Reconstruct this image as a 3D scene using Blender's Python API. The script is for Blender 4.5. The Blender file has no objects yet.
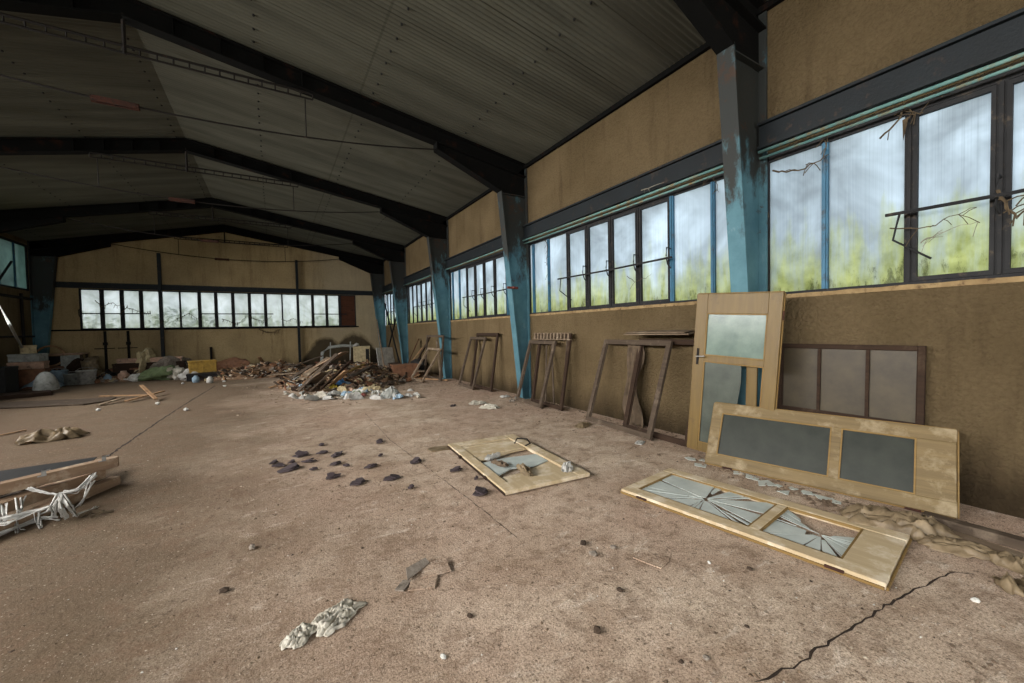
import bpy, bmesh, math, random
from mathutils import Vector, Matrix, Euler, noise
R = random.Random(7)
C = bpy.context.scene.collection
S = 1.087
W = 5.10            # right wall face
LW = -7.5           # left wall face
YB = 21.74          # back wall face
RX = -1.68           # ridge
def ceil_z(x): return 6.43 - (.157 if x > RX else .222)*abs(x-RX)
FY = [2.62, 7.77, 12.55, 17.5, 21.45]

# ---------------------------------------------------------------- camera
CM = ((0.8572058, -0.5145613, -0.0206116), (-0.0333059, -0.0154545, -0.9993257), (0.5138958, 0.8573143, -0.0303856))
FPX = 398.0
EYE = Vector((0, 0, 1.6))
cam_d = bpy.data.cameras.new('camera'); cam = bpy.data.objects.new('camera', cam_d); C.objects.link(cam)
r_, d_, f_ = (Vector(v) for v in CM)
cam.matrix_world = Matrix(((r_.x, -d_.x, -f_.x, 0), (r_.y, -d_.y, -f_.y, 0), (r_.z, -d_.z, -f_.z, 1.6), (0, 0, 0, 1)))
cam_d.sensor_width = 36; cam_d.lens = FPX/1024*36; cam_d.clip_start = .05; cam_d.clip_end = 300
bpy.context.scene.camera = cam

def ray(px, py): return r_*((px-512)/FPX) + d_*((py-341.5)/FPX) + f_
def fl(px, py, z=0.0, ymax=21.3):
    """where the floor (or the level z) lies under a spot of the picture"""
    d = ray(px, py); t = (z-1.6)/d.z; p = EYE + d*t
    if p.y > ymax: p = EYE + d*(ymax/d.y); p.z = z
    return Vector((p.x, p.y, z))

# ---------------------------------------------------------------- mesh builder
class MB:
    def __init__(s): s.v = []; s.f = []
    def add(s, vs, fs, m=None):
        b = len(s.v)
        s.v += [(m @ Vector(v)) if m else Vector(v) for v in vs]
        s.f += [tuple(i+b for i in f) for f in fs]; return s
    def box(s, x0, x1, y0, y1, z0, z1, m=None):
        return s.add([(x0,y0,z0),(x1,y0,z0),(x1,y1,z0),(x0,y1,z0),(x0,y0,z1),(x1,y0,z1),(x1,y1,z1),(x0,y1,z1)],
              [(0,3,2,1),(4,5,6,7),(0,1,5,4),(1,2,6,5),(2,3,7,6),(3,0,4,7)], m)
    def bar(s, p, q, w, h, up=(0,0,1)):
        p, q = Vector(p), Vector(q); x = (q-p).normalized(); up = Vector(up)
        if abs(x.dot(up)) > .98: up = Vector((0,1,0))
        y = up.cross(x).normalized(); z = x.cross(y)
        vs = [p+y*a*w/2+z*b*h/2 for a, b in ((-1,-1),(1,-1),(1,1),(-1,1))] + [q+y*a*w/2+z*b*h/2 for a, b in ((-1,-1),(1,-1),(1,1),(-1,1))]
        return s.add(vs, [(0,3,2,1),(4,5,6,7),(0,1,5,4),(1,2,6,5),(2,3,7,6),(3,0,4,7)])
    def tube(s, pts, r, n=6):
        pts = [Vector(p) for p in pts]; rings = []
        k = len(pts)
        for i, p in enumerate(pts):
            t = (pts[min(i+1,k-1)] - pts[max(i-1,0)]).normalized()
            a = Vector((0,0,1)) if abs(t.z) < .9 else Vector((1,0,0))
            u = t.cross(a).normalized(); w = t.cross(u)
            rr = r(i/(k-1)) if callable(r) else r
            rings.append([p + (u*math.cos(j*2*math.pi/n) + w*math.sin(j*2*math.pi/n))*rr for j in range(n)])
        vs = [v for rg in rings for v in rg]; fs = []
        for i in range(k-1):
            for j in range(n): fs.append((i*n+j, i*n+(j+1)%n, (i+1)*n+(j+1)%n, (i+1)*n+j))
        fs.append(tuple(range(n-1,-1,-1))); fs.append(tuple((k-1)*n+j for j in range(n)))
        return s.add(vs, fs)
    def prism(s, poly, z0, z1, m=None):
        n = len(poly); vs = [(x,y,z0) for x,y in poly] + [(x,y,z1) for x,y in poly]
        fs = [tuple(range(n-1,-1,-1)), tuple(range(n,2*n))] + [(i,(i+1)%n,n+(i+1)%n,n+i) for i in range(n)]
        return s.add(vs, fs, m)
    def lathe(s, prof, n=16, m=None):
        vs = []; fs = []
        for r, z in prof: vs += [(r*math.cos(j*2*math.pi/n), r*math.sin(j*2*math.pi/n), z) for j in range(n)]
        for i in range(len(prof)-1):
            for j in range(n): fs.append((i*n+j, i*n+(j+1)%n, (i+1)*n+(j+1)%n, (i+1)*n+j))
        return s.add(vs, fs, m)
    def mesh(s, name, off=(0,0,0)):
        off = Vector(off); me = bpy.data.meshes.new(name)
        me.from_pydata([v-off for v in s.v], [], s.f)
        bm = bmesh.new(); bm.from_mesh(me); bmesh.ops.recalc_face_normals(bm, faces=bm.faces); bm.to_mesh(me); bm.free()
        return me
    def build(s, name, mat, parent=None, off=(0,0,0), bevel=0, smooth=False):
        me = s.mesh(name, off); me.materials.append(mat)
        o = bpy.data.objects.new(name, me); C.objects.link(o)
        if parent: o.parent = parent
        if smooth:
            for p in me.polygons: p.use_smooth = True
        if bevel:
            b = o.modifiers.new('bevel', 'BEVEL'); b.width = bevel; b.segments = 1; b.limit_method = 'ANGLE'; b.angle_limit = math.radians(50)
        return o
def tag(o, label, cat, group=None, kind=None):
    if label: o['label'] = label
    if cat: o['category'] = cat
    if group: o['group'] = group
    if kind: o['kind'] = kind
    return o
def thing(name, label, cat, loc=(0,0,0), rot=(0,0,0), group=None, kind=None, matrix=None):
    o = bpy.data.objects.new(name, None); C.objects.link(o); o.empty_display_size = .1
    if matrix: o.matrix_world = matrix
    else: o.location = loc; o.rotation_euler = rot
    return tag(o, label, cat, group, kind)
def place(o, loc, rot=(0,0,0)): o.location = loc; o.rotation_euler = rot; return o
def struct(o): o['kind'] = 'structure'; return o
def frame_matrix(o, x, y):
    x = Vector(x).normalized(); y = Vector(y); y = (y - x*y.dot(x)).normalized(); z = x.cross(y); o = Vector(o)
    return Matrix(((x.x,y.x,z.x,o.x),(x.y,y.y,z.y,o.y),(x.z,y.z,z.z,o.z),(0,0,0,1)))
# ---------------------------------------------------------------- materials
def lin(c):
    f = lambda u: u/12.92 if u <= .04045 else ((u+.055)/1.055)**2.4
    return tuple(f(x/255) for x in c) + (1,)
class NT:
    def __init__(s, name):
        s.m = bpy.data.materials.new(name); s.m.use_nodes = True; s.t = s.m.node_tree; s.t.nodes.clear()
        s.out = s.n('ShaderNodeOutputMaterial')
    def n(s, t, **kw):
        x = s.t.nodes.new(t)
        for k, v in kw.items(): setattr(x, k, v)
        return x
    def l(s, a, b): s.t.links.new(a, b)
    def coord(s, kind='Object', scale=(1,1,1)):
        tc = s.n('ShaderNodeTexCoord'); mp = s.n('ShaderNodeMapping'); mp.inputs['Scale'].default_value = scale
        if kind == 'World': g = s.n('ShaderNodeNewGeometry'); s.l(g.outputs['Position'], mp.inputs[0])
        else: s.l(tc.outputs[kind], mp.inputs[0])
        return mp.outputs[0]
    def noise(s, co, scale, detail=5, rough=.6, dist=0):
        x = s.n('ShaderNodeTexNoise'); x.inputs['Scale'].default_value = scale; x.inputs['Detail'].default_value = detail
        x.inputs['Roughness'].default_value = rough; x.inputs['Distortion'].default_value = dist; s.l(co, x.inputs['Vector']); return x.outputs['Fac']
    def ramp(s, fac, a, b, lo=0., hi=1.):
        x = s.n('ShaderNodeMapRange'); x.inputs[1].default_value = a; x.inputs[2].default_value = b
        x.inputs[3].default_value = lo; x.inputs[4].default_value = hi; s.l(fac, x.inputs[0]); return x.outputs[0]
    def math(s, op, a, b=None):
        x = s.n('ShaderNodeMath', operation=op)
        for i, v in enumerate((a, b)):
            if v is None: continue
            if isinstance(v, (int, float)): x.inputs[i].default_value = v
            else: s.l(v, x.inputs[i])
        return x.outputs[0]
    def mix(s, fac, a, b):
        x = s.n('ShaderNodeMix', data_type='RGBA')
        for i, v in ((0, fac), (6, a), (7, b)):
            if isinstance(v, (int, float)): x.inputs[i].default_value = v
            elif isinstance(v, tuple): x.inputs[i].default_value = v
            else: s.l(v, x.inputs[i])
        return x.outputs[2]
    def bump(s, h, strength, dist=.02):
        b = s.n('ShaderNodeBump'); b.inputs['Strength'].default_value = strength; b.inputs['Distance'].default_value = dist; s.l(h, b.inputs['Height']); return b.outputs[0]
    def finish(s, col, rough=.8, metal=0, nrm=None, spec=.3):
        p = s.n('ShaderNodeBsdfPrincipled')
        if isinstance(col, tuple): p.inputs['Base Color'].default_value = col
        else: s.l(col, p.inputs['Base Color'])
        p.inputs['Roughness'].default_value = rough; p.inputs['Metallic'].default_value = metal
        p.inputs['Specular IOR Level'].default_value = spec
        if nrm is not None: s.l(nrm, p.inputs['Normal'])
        s.l(p.outputs[0], s.out.inputs[0]); return s.m
def mottled(name, a, b, scale=6, rough=.8, spot=None, spot_at=.62, spot_scale=9, bump=.25, metal=0, stretch=(1,1,1), kind='Object', bscale=40, spec=.3, soft=.08):
    t = NT(name); co = t.coord(kind, stretch)
    f = t.ramp(t.noise(co, scale), .3, .7)
    col = t.mix(f, lin(a), lin(b))
    if spot: col = t.mix(t.ramp(t.noise(co, spot_scale, 6, .65), spot_at-soft, spot_at+soft), col, lin(spot))
    return t.finish(col, rough, metal, t.bump(t.noise(co, bscale, 4), bump, .01), spec)

def floor_mat():
    t = NT('dusty_concrete'); co = t.coord('World')
    big = t.noise(co, .35, 4, .55); mid = t.noise(co, 1.6, 7, .65, .6); fine = t.noise(co, 55, 3, .7)
    col = t.mix(t.ramp(mid, .32, .68), lin((172,149,127)), lin((218,198,176)))
    col = t.mix(t.ramp(big, .42, .68), col, lin((190,162,142)))
    # damp, dirtier left side with its weaker light painted in, ragged border
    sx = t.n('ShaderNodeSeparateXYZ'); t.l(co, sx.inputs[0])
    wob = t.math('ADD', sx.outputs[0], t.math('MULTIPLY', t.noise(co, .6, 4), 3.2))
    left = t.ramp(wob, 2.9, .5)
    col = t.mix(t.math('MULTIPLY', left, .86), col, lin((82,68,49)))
    # pale scuffs, dark grit
    pale = t.ramp(t.noise(t.coord('World', (1.4, 3.6, 1)), 2.3, 8, .72, .8), .57, .66)
    col = t.mix(t.math('MULTIPLY', pale, t.math('SUBTRACT', .75, t.math('MULTIPLY', left, .68))), col, lin((228,212,194)))
    grit = t.ramp(t.noise(co, 22, 9, .85), .555, .60)
    col = t.mix(t.math('MULTIPLY', grit, .75), col, lin((58,46,36)))
    g2 = t.ramp(t.noise(co, 9, 9, .85), .56, .61)
    col = t.mix(t.math('MULTIPLY', g2, .6), col, lin((84,68,54)))
    sand = t.noise(co, 95, 4, .8)
    col = t.mix(t.ramp(sand, .47, .60, 0, .72), col, lin((92,74,58)))
    patch = t.ramp(t.noise(co, 4.2, 10, .85, .4), .50, .58)
    col = t.mix(t.math('MULTIPLY', patch, .52), col, lin((112,90,72)))
    spk = t.ramp(t.noise(co, 48, 4, .7), .62, .66)
    col = t.mix(t.math('MULTIPLY', spk, .45), col, lin((214,202,184)))
    h = t.math('ADD', t.math('MULTIPLY', t.noise(co, 14, 8, .7), .7), t.math('MULTIPLY', fine, .3))
    return t.finish(col, .92, 0, t.bump(h, .55, .025), .15)
def plaster(name, a, b, stain, bscale=16, bstr=.6, st_at=.6, mould=False):
    t = NT(name); co = t.coord('World')
    col = t.mix(t.ramp(t.noise(co, .8, 5), .35, .65), lin(a), lin(b))
    drip = t.noise(t.coord('World', (2.2, 2.2, .25)), 1.6, 6, .65)
    col = t.mix(t.math('MULTIPLY', t.ramp(drip, st_at-.06, st_at+.12), .55), col, lin(stain))
    spots = t.ramp(t.noise(co, 5, 7, .7), .68, .73)
    col = t.mix(t.math('MULTIPLY', spots, .7), col, lin((52,40,28)))
    sx = t.n('ShaderNodeSeparateXYZ'); t.l(co, sx.inputs[0])
    # splash-back dirt band along the foot of the wall with a ragged top
    foot = t.math('ADD', sx.outputs[2], t.math('MULTIPLY', t.noise(t.coord('World', (1,1,.3)), 2.0, 5), -.9))
    col = t.mix(t.math('MULTIPLY', t.ramp(foot, .05, -.4), .75), col, lin((44,35,26)))
    if mould:
        # two humps of black mould low on the wall
        m = None
        for cx, hw, ht in ((2.25, 1.15, 1.35), (3.6, 1.35, 1.5)):
            e = t.math('ADD', t.math('POWER', t.math('DIVIDE', t.math('ABSOLUTE', t.math('SUBTRACT', sx.outputs[0], cx)), hw), 2.0), t.math('DIVIDE', sx.outputs[2], ht))
            e = t.ramp(t.math('ADD', e, t.math('MULTIPLY', t.noise(co, 3, 5), .35)), 1.3, 1.1)
            m = e if m is None else t.math('MAXIMUM', m, e)
        col = t.mix(t.math('MULTIPLY', m, .85), col, lin((38,36,33)))
        pale = t.ramp(t.math('ADD', sx.outputs[0], t.noise(co, 2, 5)), 1.8, 3.0)
        col = t.mix(t.math('MULTIPLY', t.math('SUBTRACT', pale, m), .45), col, lin((168,158,138)))
    v = t.n('ShaderNodeTexVoronoi'); v.inputs['Scale'].default_value = bscale; t.l(co, v.inputs['Vector'])
    h = t.math('ADD', t.math('MULTIPLY', v.outputs['Distance'], .5), t.noise(co, bscale*2.2, 5, .7))
    col = t.mix(t.ramp(h, .62, 1.0, 0, .22), col, lin((70,56,40)))
    return t.finish(col, .95, 0, t.bump(h, bstr, .07), .1)
def roof_mat():
    t = NT('fibre_cement_sheet'); co = t.coord('World')
    col = t.mix(t.ramp(t.noise(t.coord('World', (.3, 2.4, 1)), 1.1, 5), .35, .65), lin((70,70,62)), lin((92,92,82)))
    sx = t.n('ShaderNodeSeparateXYZ'); t.l(co, sx.inputs[0])
    fr = t.math('FRACT', t.math('DIVIDE', sx.outputs[1], .93))            # side laps of the sheets
    lap = t.ramp(fr, .955, .985)
    col = t.mix(t.math('MULTIPLY', lap, .75), col, lin((48,46,38)))
    sh = t.n('ShaderNodeTexWhiteNoise', noise_dimensions='1D'); t.l(t.math('FLOOR', t.math('DIVIDE', sx.outputs[1], .93)), sh.inputs['W'])
    col = t.mix(t.math('MULTIPLY', sh.outputs[0], .22), col, lin((82,80,68)))
    fx = t.math('ABSOLUTE', t.math('SUBTRACT', sx.outputs[0], 1.5))                # end lap of the sheets
    end = t.ramp(fx, .022, .012)
    col = t.mix(t.math('MULTIPLY', end, .35), col, lin((44,42,34)))
    bl = t.ramp(t.noise(co, .9, 7, .7), .58, .72)
    col = t.mix(t.math('MULTIPLY', bl, .4), col, lin((70,66,50)))
    # slightly darker towards the left slope of the roof, with a ragged border
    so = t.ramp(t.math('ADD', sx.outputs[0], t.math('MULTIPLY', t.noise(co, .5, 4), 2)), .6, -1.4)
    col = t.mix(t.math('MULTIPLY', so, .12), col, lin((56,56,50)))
    return t.finish(col, .85, 0, t.bump(t.noise(co, 30, 4), .2, .01), .2)
def glass_mat(name, clear=.1, algae=True, tint=(180,188,193), zlo=2.0, zhi=3.0, dens=1.0):
    t = NT(name); co = t.coord('World'); sx = t.n('ShaderNodeSeparateXYZ'); t.l(co, sx.inputs[0])
    cl = t.ramp(t.noise(co, 1.3, 4, .6, .5), .3, .7)
    col = t.mix(cl, lin(tuple(int(c*.82) for c in tint)), lin(tuple(min(255, int(c*1.12)) for c in tint)))
    ribs = t.noise(t.coord('World', (1, 90, .6)), 1, 2)
    col = t.mix(t.ramp(ribs, .45, .7, 0, .22), col, lin((120,128,130)))
    if algae:
        streak = t.noise(t.coord('World', (3.0, 3.0, .5)), 2.2, 7, .7)
        low = t.ramp(sx.outputs[2], zhi, zlo, -.22, .22)
        a = t.ramp(t.math('ADD', streak, low), .42, .74)
        gcol = t.mix(t.ramp(t.noise(co, 6, 5), .35, .65), lin((150,156,108)), lin((188,192,146)))
        col = t.mix(t.math('MULTIPLY', a, dens), col, gcol)
        dk = t.ramp(t.math('ADD', t.noise(t.coord('World', (1,1,.35)), 9, 8, .8), low), .72, .80)
        col = t.mix(t.math('MULTIPLY', dk, .6), col, lin((62,66,40)))
    tr = t.n('ShaderNodeBsdfTranslucent'); t.l(col, tr.inputs[0])
    df = t.n('ShaderNodeBsdfDiffuse'); t.l(col, df.inputs[0])
    tp = t.n('ShaderNodeBsdfTransparent'); t.l(t.mix(.5, col, (1,1,1,1)), tp.inputs[0])
    m1 = t.n('ShaderNodeMixShader'); m1.inputs[0].default_value = .22; t.l(tr.outputs[0], m1.inputs[1]); t.l(df.outputs[0], m1.inputs[2])
    m2 = t.n('ShaderNodeMixShader'); m2.inputs[0].default_value = clear; t.l(m1.outputs[0], m2.inputs[1]); t.l(tp.outputs[0], m2.inputs[2])
    t.l(m2.outputs[0], t.out.inputs[0]); return t.m
def pane_mat(name, a, b, rough=.25, alpha=1.0, spec=.5):
    t = NT(name); co = t.coord('Object')
    col = t.mix(t.ramp(t.noise(co, 5, 6, .65), .3, .7), lin(a), lin(b))
    p = t.n('ShaderNodeBsdfPrincipled'); t.l(col, p.inputs['Base Color']); p.inputs['Roughness'].default_value = rough; p.inputs['Specular IOR Level'].default_value = spec
    p.inputs['Alpha'].default_value = alpha
    t.l(t.bump(t.noise(co, 160, 2), .15, .003), p.inputs['Normal'])
    t.l(p.outputs[0], t.out.inputs[0]); return t.m
def wood(name, a, b, dirt, dirt_at=.6, rough=.7, spec=.3, gx=.12, soft=.08):
    t = NT(name); g = t.coord('Object', (gx*4, 7, 7)); co = t.coord('Object')
    col = t.mix(t.ramp(t.noise(g, 3.2, 6, .6, .4), .3, .7), lin(a), lin(b))
    col = t.mix(t.ramp(t.noise(co, 4.5, 7, .7), dirt_at-soft, dirt_at+soft), col, lin(dirt))
    sc = t.ramp(t.noise(co, 22, 6, .75), .66, .72)
    col = t.mix(t.math('MULTIPLY', sc, .5), col, lin(tuple(int(c*.5) for c in a)))
    return t.finish(col, rough, 0, t.bump(t.noise(g, 14, 4), .25, .01), spec)

M = {}
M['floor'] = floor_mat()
M['plaster'] = plaster('rough_tan_plaster', (136,117,87), (118,101,73), (86,71,51), 26, 1.0)
M['plaster_back'] = plaster('flat_wall_panels', (178,156,116), (158,138,102), (116,96,68), 22, .25, .57, mould=True)
M['sill'] = mottled('chipped_plaster_edge', (150,128,92), (118,96,66), 7, .95, (70,52,36), .62, 12, .5, kind='World')
M['roof'] = roof_mat()
def column_paint():
    t = NT('sooty_shaded_blue_paint'); co = t.coord('World')
    col = t.mix(t.ramp(t.noise(co, 1.6, 6, .65), .35, .65), lin((84,122,132)), lin((62,98,110)))
    pale = t.ramp(t.noise(t.coord('World', (1,1,.4)), 5, 6, .7), .62, .72)
    col = t.mix(t.math('MULTIPLY', pale, .35), col, lin((150,166,164)))
    sx = t.n('ShaderNodeSeparateXYZ'); t.l(co, sx.inputs[0])
    # large ragged soot and flaking rust patches, upper column's shade painted in too
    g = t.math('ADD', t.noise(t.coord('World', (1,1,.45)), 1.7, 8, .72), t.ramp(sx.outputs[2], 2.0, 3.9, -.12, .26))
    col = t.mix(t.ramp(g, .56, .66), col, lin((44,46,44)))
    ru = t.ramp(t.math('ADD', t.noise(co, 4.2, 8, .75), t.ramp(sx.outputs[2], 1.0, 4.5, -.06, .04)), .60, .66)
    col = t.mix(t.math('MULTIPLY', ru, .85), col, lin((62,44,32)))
    return t.finish(col, .65, 0, t.bump(t.noise(co, 24, 5), .3, .01), .25)
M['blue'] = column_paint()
M['blue_bar'] = mottled('blue_bar_paint', (66,112,138), (50,90,114), 2.5, .55, (60,50,42), .62, 6, .3, kind='World')
M['blue_dark'] = mottled('dark_blue_steel', (17,25,29), (11,16,19), 3, .6, (62,48,36), .66, 6, .3, kind='World')
M['rafter'] = mottled('rusty_dark_steel', (15,15,14), (10,10,9), 2, .9, (46,26,17), .66, 3.5, .3, kind='World', spec=.1)
M['rust'] = mottled('rusted_steel', (74,40,28), (50,30,22), 8, .85, (30,24,20), .62, 12, .3)
M['rust_dark'] = mottled('dark_rusted_rod', (30,25,21), (22,19,17), 8, .85, (54,38,28), .66, 12, .3)
M['sash'] = mottled('dark_grey_sash', (38,38,39), (27,27,28), 5, .75, (78,68,56), .66, 12, .3, kind='World')
M['teal_pipe'] = mottled('pale_teal_paint', (112,146,138), (82,122,120), 5, .55, (126,104,70), .6, 8, .3, kind='World')
M['glass_side'] = glass_mat('clouded_algae_glass', .10)
M['glass_back'] = glass_mat('streaked_clear_glass', .45, tint=(236,240,226), zlo=1.7, zhi=3.3, dens=.5)
M['glass_left'] = glass_mat('greenish_clouded_glass', .15, algae=False, tint=(120,140,132))
M['varnish'] = wood('yellow_varnished_wood', (108,86,40), (91,71,32), (74,57,32), .66, .45, .4)
M['varnish_dusty'] = wood('dusty_varnished_wood', (118,100,68), (94,79,52), (142,127,100), .58, .65)
M['pale_door'] = wood('pale_dusty_wood', (190,170,136), (172,152,120), (212,198,174), .55, .75)
M['pale_edge'] = wood('golden_door_edge', (132,106,62), (114,90,50), (92,74,50), .62, .7)
M['old_wood'] = wood('old_brown_wood', (84,72,60), (64,54,45), (110,97,83), .62, .85, .15)
M['grey_wood'] = wood('weathered_grey_wood', (128,112,94), (104,88,72), (158,144,124), .6, .9, .1)
M['tan_wood'] = wood('raw_tan_wood', (168,136,104), (146,114,84), (110,84,62), .6, .85, .15)
M['red_wood'] = wood('reddish_timber', (152,128,104), (130,106,86), (184,166,144), .6, .85, .15)
M['dark_wood'] = wood('dark_stained_wood', (56,42,32), (44,33,26), (78,64,50), .64, .85, .15)
M['brown_board'] = wood('brown_panel_board', (84,50,34), (66,40,28), (48,32,24), .62, .8, .15)
M['pane_green'] = pane_mat('frosted_green_glass', (112,128,118), (88,104,96), .18)
M['pane_grey'] = pane_mat('frosted_grey_glass', (80,85,77), (62,67,61), .25)
M['pane_dusty'] = pane_mat('dusty_dark_glass', (50,53,46), (36,39,34), .4, 1, .2)
M['pane_brown'] = pane_mat('dirty_brown_glass', (74,65,49), (57,50,39), .45, 1, .3)
M['shard'] = pane_mat('broken_white_glass', (196,202,196), (164,172,168), .3, 1, .3)
M['chrome'] = mottled('worn_steel', (150,148,142), (110,108,104), 20, .4, None, metal=.7)
M['slate'] = mottled('purple_grey_slate', (80,69,71), (58,50,52), 14, .9, (112,102,100), .66, 20, .3)
M['dry'] = mottled('dry_twig', (92,78,58), (64,54,42), 20, .95, None)
M['web'] = mottled('dusty_cobweb', (150,146,132), (110,104,92), 14, .95, None)
def film(name, a, b, trans=.3, rough=.45):
    t = NT(name); co = t.coord('Object')
    col = t.mix(t.ramp(t.noise(co, 7, 6, .65), .32, .68), lin(a), lin(b))
    p = t.n('ShaderNodeBsdfPrincipled'); t.l(col, p.inputs['Base Color']); p.inputs['Roughness'].default_value = rough; p.inputs['Specular IOR Level'].default_value = .4
    tr = t.n('ShaderNodeBsdfTranslucent'); t.l(col, tr.inputs[0])
    m = t.n('ShaderNodeMixShader'); m.inputs[0].default_value = trans; t.l(p.outputs[0], m.inputs[1]); t.l(tr.outputs[0], m.inputs[2]); t.l(m.outputs[0], t.out.inputs[0]); return t.m
M['film_white'] = film('milky_plastic_film', (214,212,206), (176,172,164))
M['film_tan'] = film('dirty_tan_plastic', (164,144,114), (108,92,70))
M['film_grey'] = film('grey_plastic_film', (222,216,202), (178,170,152))
M['cloth'] = film('brown_cloth', (104,88,70), (72,60,48), .05, .95)
for k, a in dict(white=(206,204,196), cream=(204,186,146), yellow=(206,180,66), bright_blue=(74,128,176), palegrey=(170,172,166), ltblue=(150,174,190), brown=(132,92,66), red=(122,62,52), black=(30,29,28), green=(98,112,76), pink=(196,160,136), mustard=(176,140,62)).items():
    M[k] = mottled('scuffed_'+k, a, tuple(int(c*.78) for c in a), 9, .7, tuple(int(c*.5) for c in a), .64, 10, .2)
M['mortar'] = mottled('grey_rubble', (140,130,118), (104,94,84), 12, .95, (70,62,54), .62, 18, .5)
M['chips'] = mottled('floor_grit', (128,108,88), (80,66,54), 2.3, .95, (176,162,142), .6, 6, .3, kind='World')
M['clod'] = mottled('dark_clods', (74,60,48), (54,44,36), 3, .95, None, kind='World')
M['leaf'] = mottled('green_foliage', (108,134,60), (66,92,38), 3, .8, (150,168,90), .6, 6, .5)
M['grass'] = mottled('rough_grass', (104,120,62), (82,98,48), 2, .95, None, kind='World')
M['crack'] = mottled('dark_crack', (54,42,33), (42,33,26), 20, 1, None)

# ---------------------------------------------------------------- floor, walls, ceiling
YF = -7.0
def strip(poly, off=(0,0,0)): pass
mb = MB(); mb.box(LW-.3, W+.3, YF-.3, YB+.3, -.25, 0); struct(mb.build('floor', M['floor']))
mb = MB(); mb.box(-60, 70, -40, 90, -.6, -.3); g = struct(mb.build('ground', M['grass']))
SILL, HEAD = 1.93, 3.63
def wall_box(name, boxes, mat):
    m = MB()
    for b in boxes: m.box(*b)
    return struct(m.build(name, mat))
wr = wall_box('wall_right', [(W, W+.25, YF, YB+.25, 0, SILL), (W, W+.25, YF, YB+.25, HEAD, 5.40)], M['plaster'])
wall_box('wall_left', [(LW-.25, LW, YF, YB+.25, 0, 3.34), (LW-.25, LW, YF, YB+.25, 5.0, 5.16), (LW-.25, LW, 16.9, 17.6, 3.34, 5.0), (LW-.25, LW, YB-.35, YB+.25, 3.34, 5.0)], M['plaster'])  # unseen stretch left unglazed to admit the added fill light
# back wall with the long window band
BX0, BX1 = -5.86*S, 3.40*S
mb = MB()
mb.box(LW, W, YB, YB+.25, 0, 1.94); mb.box(LW, BX0, YB, YB+.25, 1.94, 3.52); mb.box(BX1, W, YB, YB+.25, 1.94, 3.52)
mb.add([(LW,YB,3.52),(W,YB,3.52),(W,YB,ceil_z(W)+.04),(RX,YB,6.47),(LW,YB,ceil_z(LW)+.04),(LW,YB+.25,3.52),(W,YB+.25,3.52),(W,YB+.25,ceil_z(W)+.04),(RX,YB+.25,6.47),(LW,YB+.25,ceil_z(LW)+.04)],
       [(0,1,2,3,4),(9,8,7,6,5),(0,5,6,1),(1,6,7,2),(2,7,8,3),(3,8,9,4),(4,9,5,0)])
wb = struct(mb.build('wall_back', M['plaster_back']))
# unseen end behind the viewer: an invented wide gateway, opened to admit light
mb = MB(); mb.box(LW, -6.0, YF-.25, YF, 0, 4.4); mb.box(3.6, W, YF-.25, YF, 0, 4.4)
mb.add([(LW,YF,4.4),(W,YF,4.4),(W,YF,ceil_z(W)+.04),(RX,YF,6.47),(LW,YF,ceil_z(LW)+.04),(LW,YF-.25,4.4),(W,YF-.25,4.4),(W,YF-.25,ceil_z(W)+.04),(RX,YF-.25,6.47),(LW,YF-.25,ceil_z(LW)+.04)],
       [(0,1,2,3,4),(9,8,7,6,5),(0,5,6,1),(1,6,7,2),(2,7,8,3),(3,8,9,4),(4,9,5,0)])
struct(mb.build('wall_front', M['plaster']))
# corrugated roof sheets: the waves run down the slope
def roof_side(xa, xb):
    vs = []; fs = []; per = .0775; n = int((YB-YF)/per*6)
    for i in range(n+1):
        y = YF + i*per/6; dz = .011*math.sin(i*math.pi/3)
        vs += [(xa, y, ceil_z(xa)+.02+dz), (xb, y, ceil_z(xb)+.02+dz), (xa, y, ceil_z(xa)+.07), (xb, y, ceil_z(xb)+.07)]
    for i in range(n):
        a = i*4; b = a+4
        fs += [(a,b,b+1,a+1), (a+2,a+3,b+3,b+2)]
    return vs, fs
me = bpy.data.meshes.new('ceiling'); vs, fs = roof_side(RX, W+.3); v2, f2 = roof_side(RX, LW-.3)
me.from_pydata(vs+v2, [], fs+[tuple(i+len(vs) for i in f) for f in f2]); me.materials.append(M['roof'])
for p in me.polygons: p.use_smooth = True
roof = struct(bpy.data.objects.new('ceiling', me)); C.objects.link(roof)
mb = MB()
for x in (3.515, 1.7, -.1, -1.84, -3.43, -5.2, -7.0):
    y = 1.0
    while y < YB-.1:
        z = ceil_z(x)+.005; mb.lathe([(.001,-.012),(.016,-.008),(.018,.012)], 6, Matrix.Translation((x + R.uniform(-.01,.01), y, z))); y += .31
b = mb.build('roof_bolts', M['black'], roof); b['kind'] = 'stuff'
# plaster ledge on top of the low right wall, with a chipped lip
mb = MB(); y = YF; vs = []
n = 260
for i in range(n+1):
    yy = YF + (YB-YF)*i/n; e = .012*noise.noise((yy*2.3,0,0)) + .01*noise.noise((yy*9,3,0)); h = .008*noise.noise((yy*5,7,0))
    vs += [(W+.14, yy, SILL-.01), (W-.012-e, yy, SILL-.035), (W-.014-e, yy, SILL+.010+h), (W+.14, yy, SILL+.018+h)]
fs = []
for i in range(n):
    a = i*4; b = a+4
    fs += [(a+j, b+j, b+(j+1)%4, a+(j+1)%4) for j in range(4)]
mb.add(vs, fs); struct(mb.build('trim_1', M['sill']))
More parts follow.
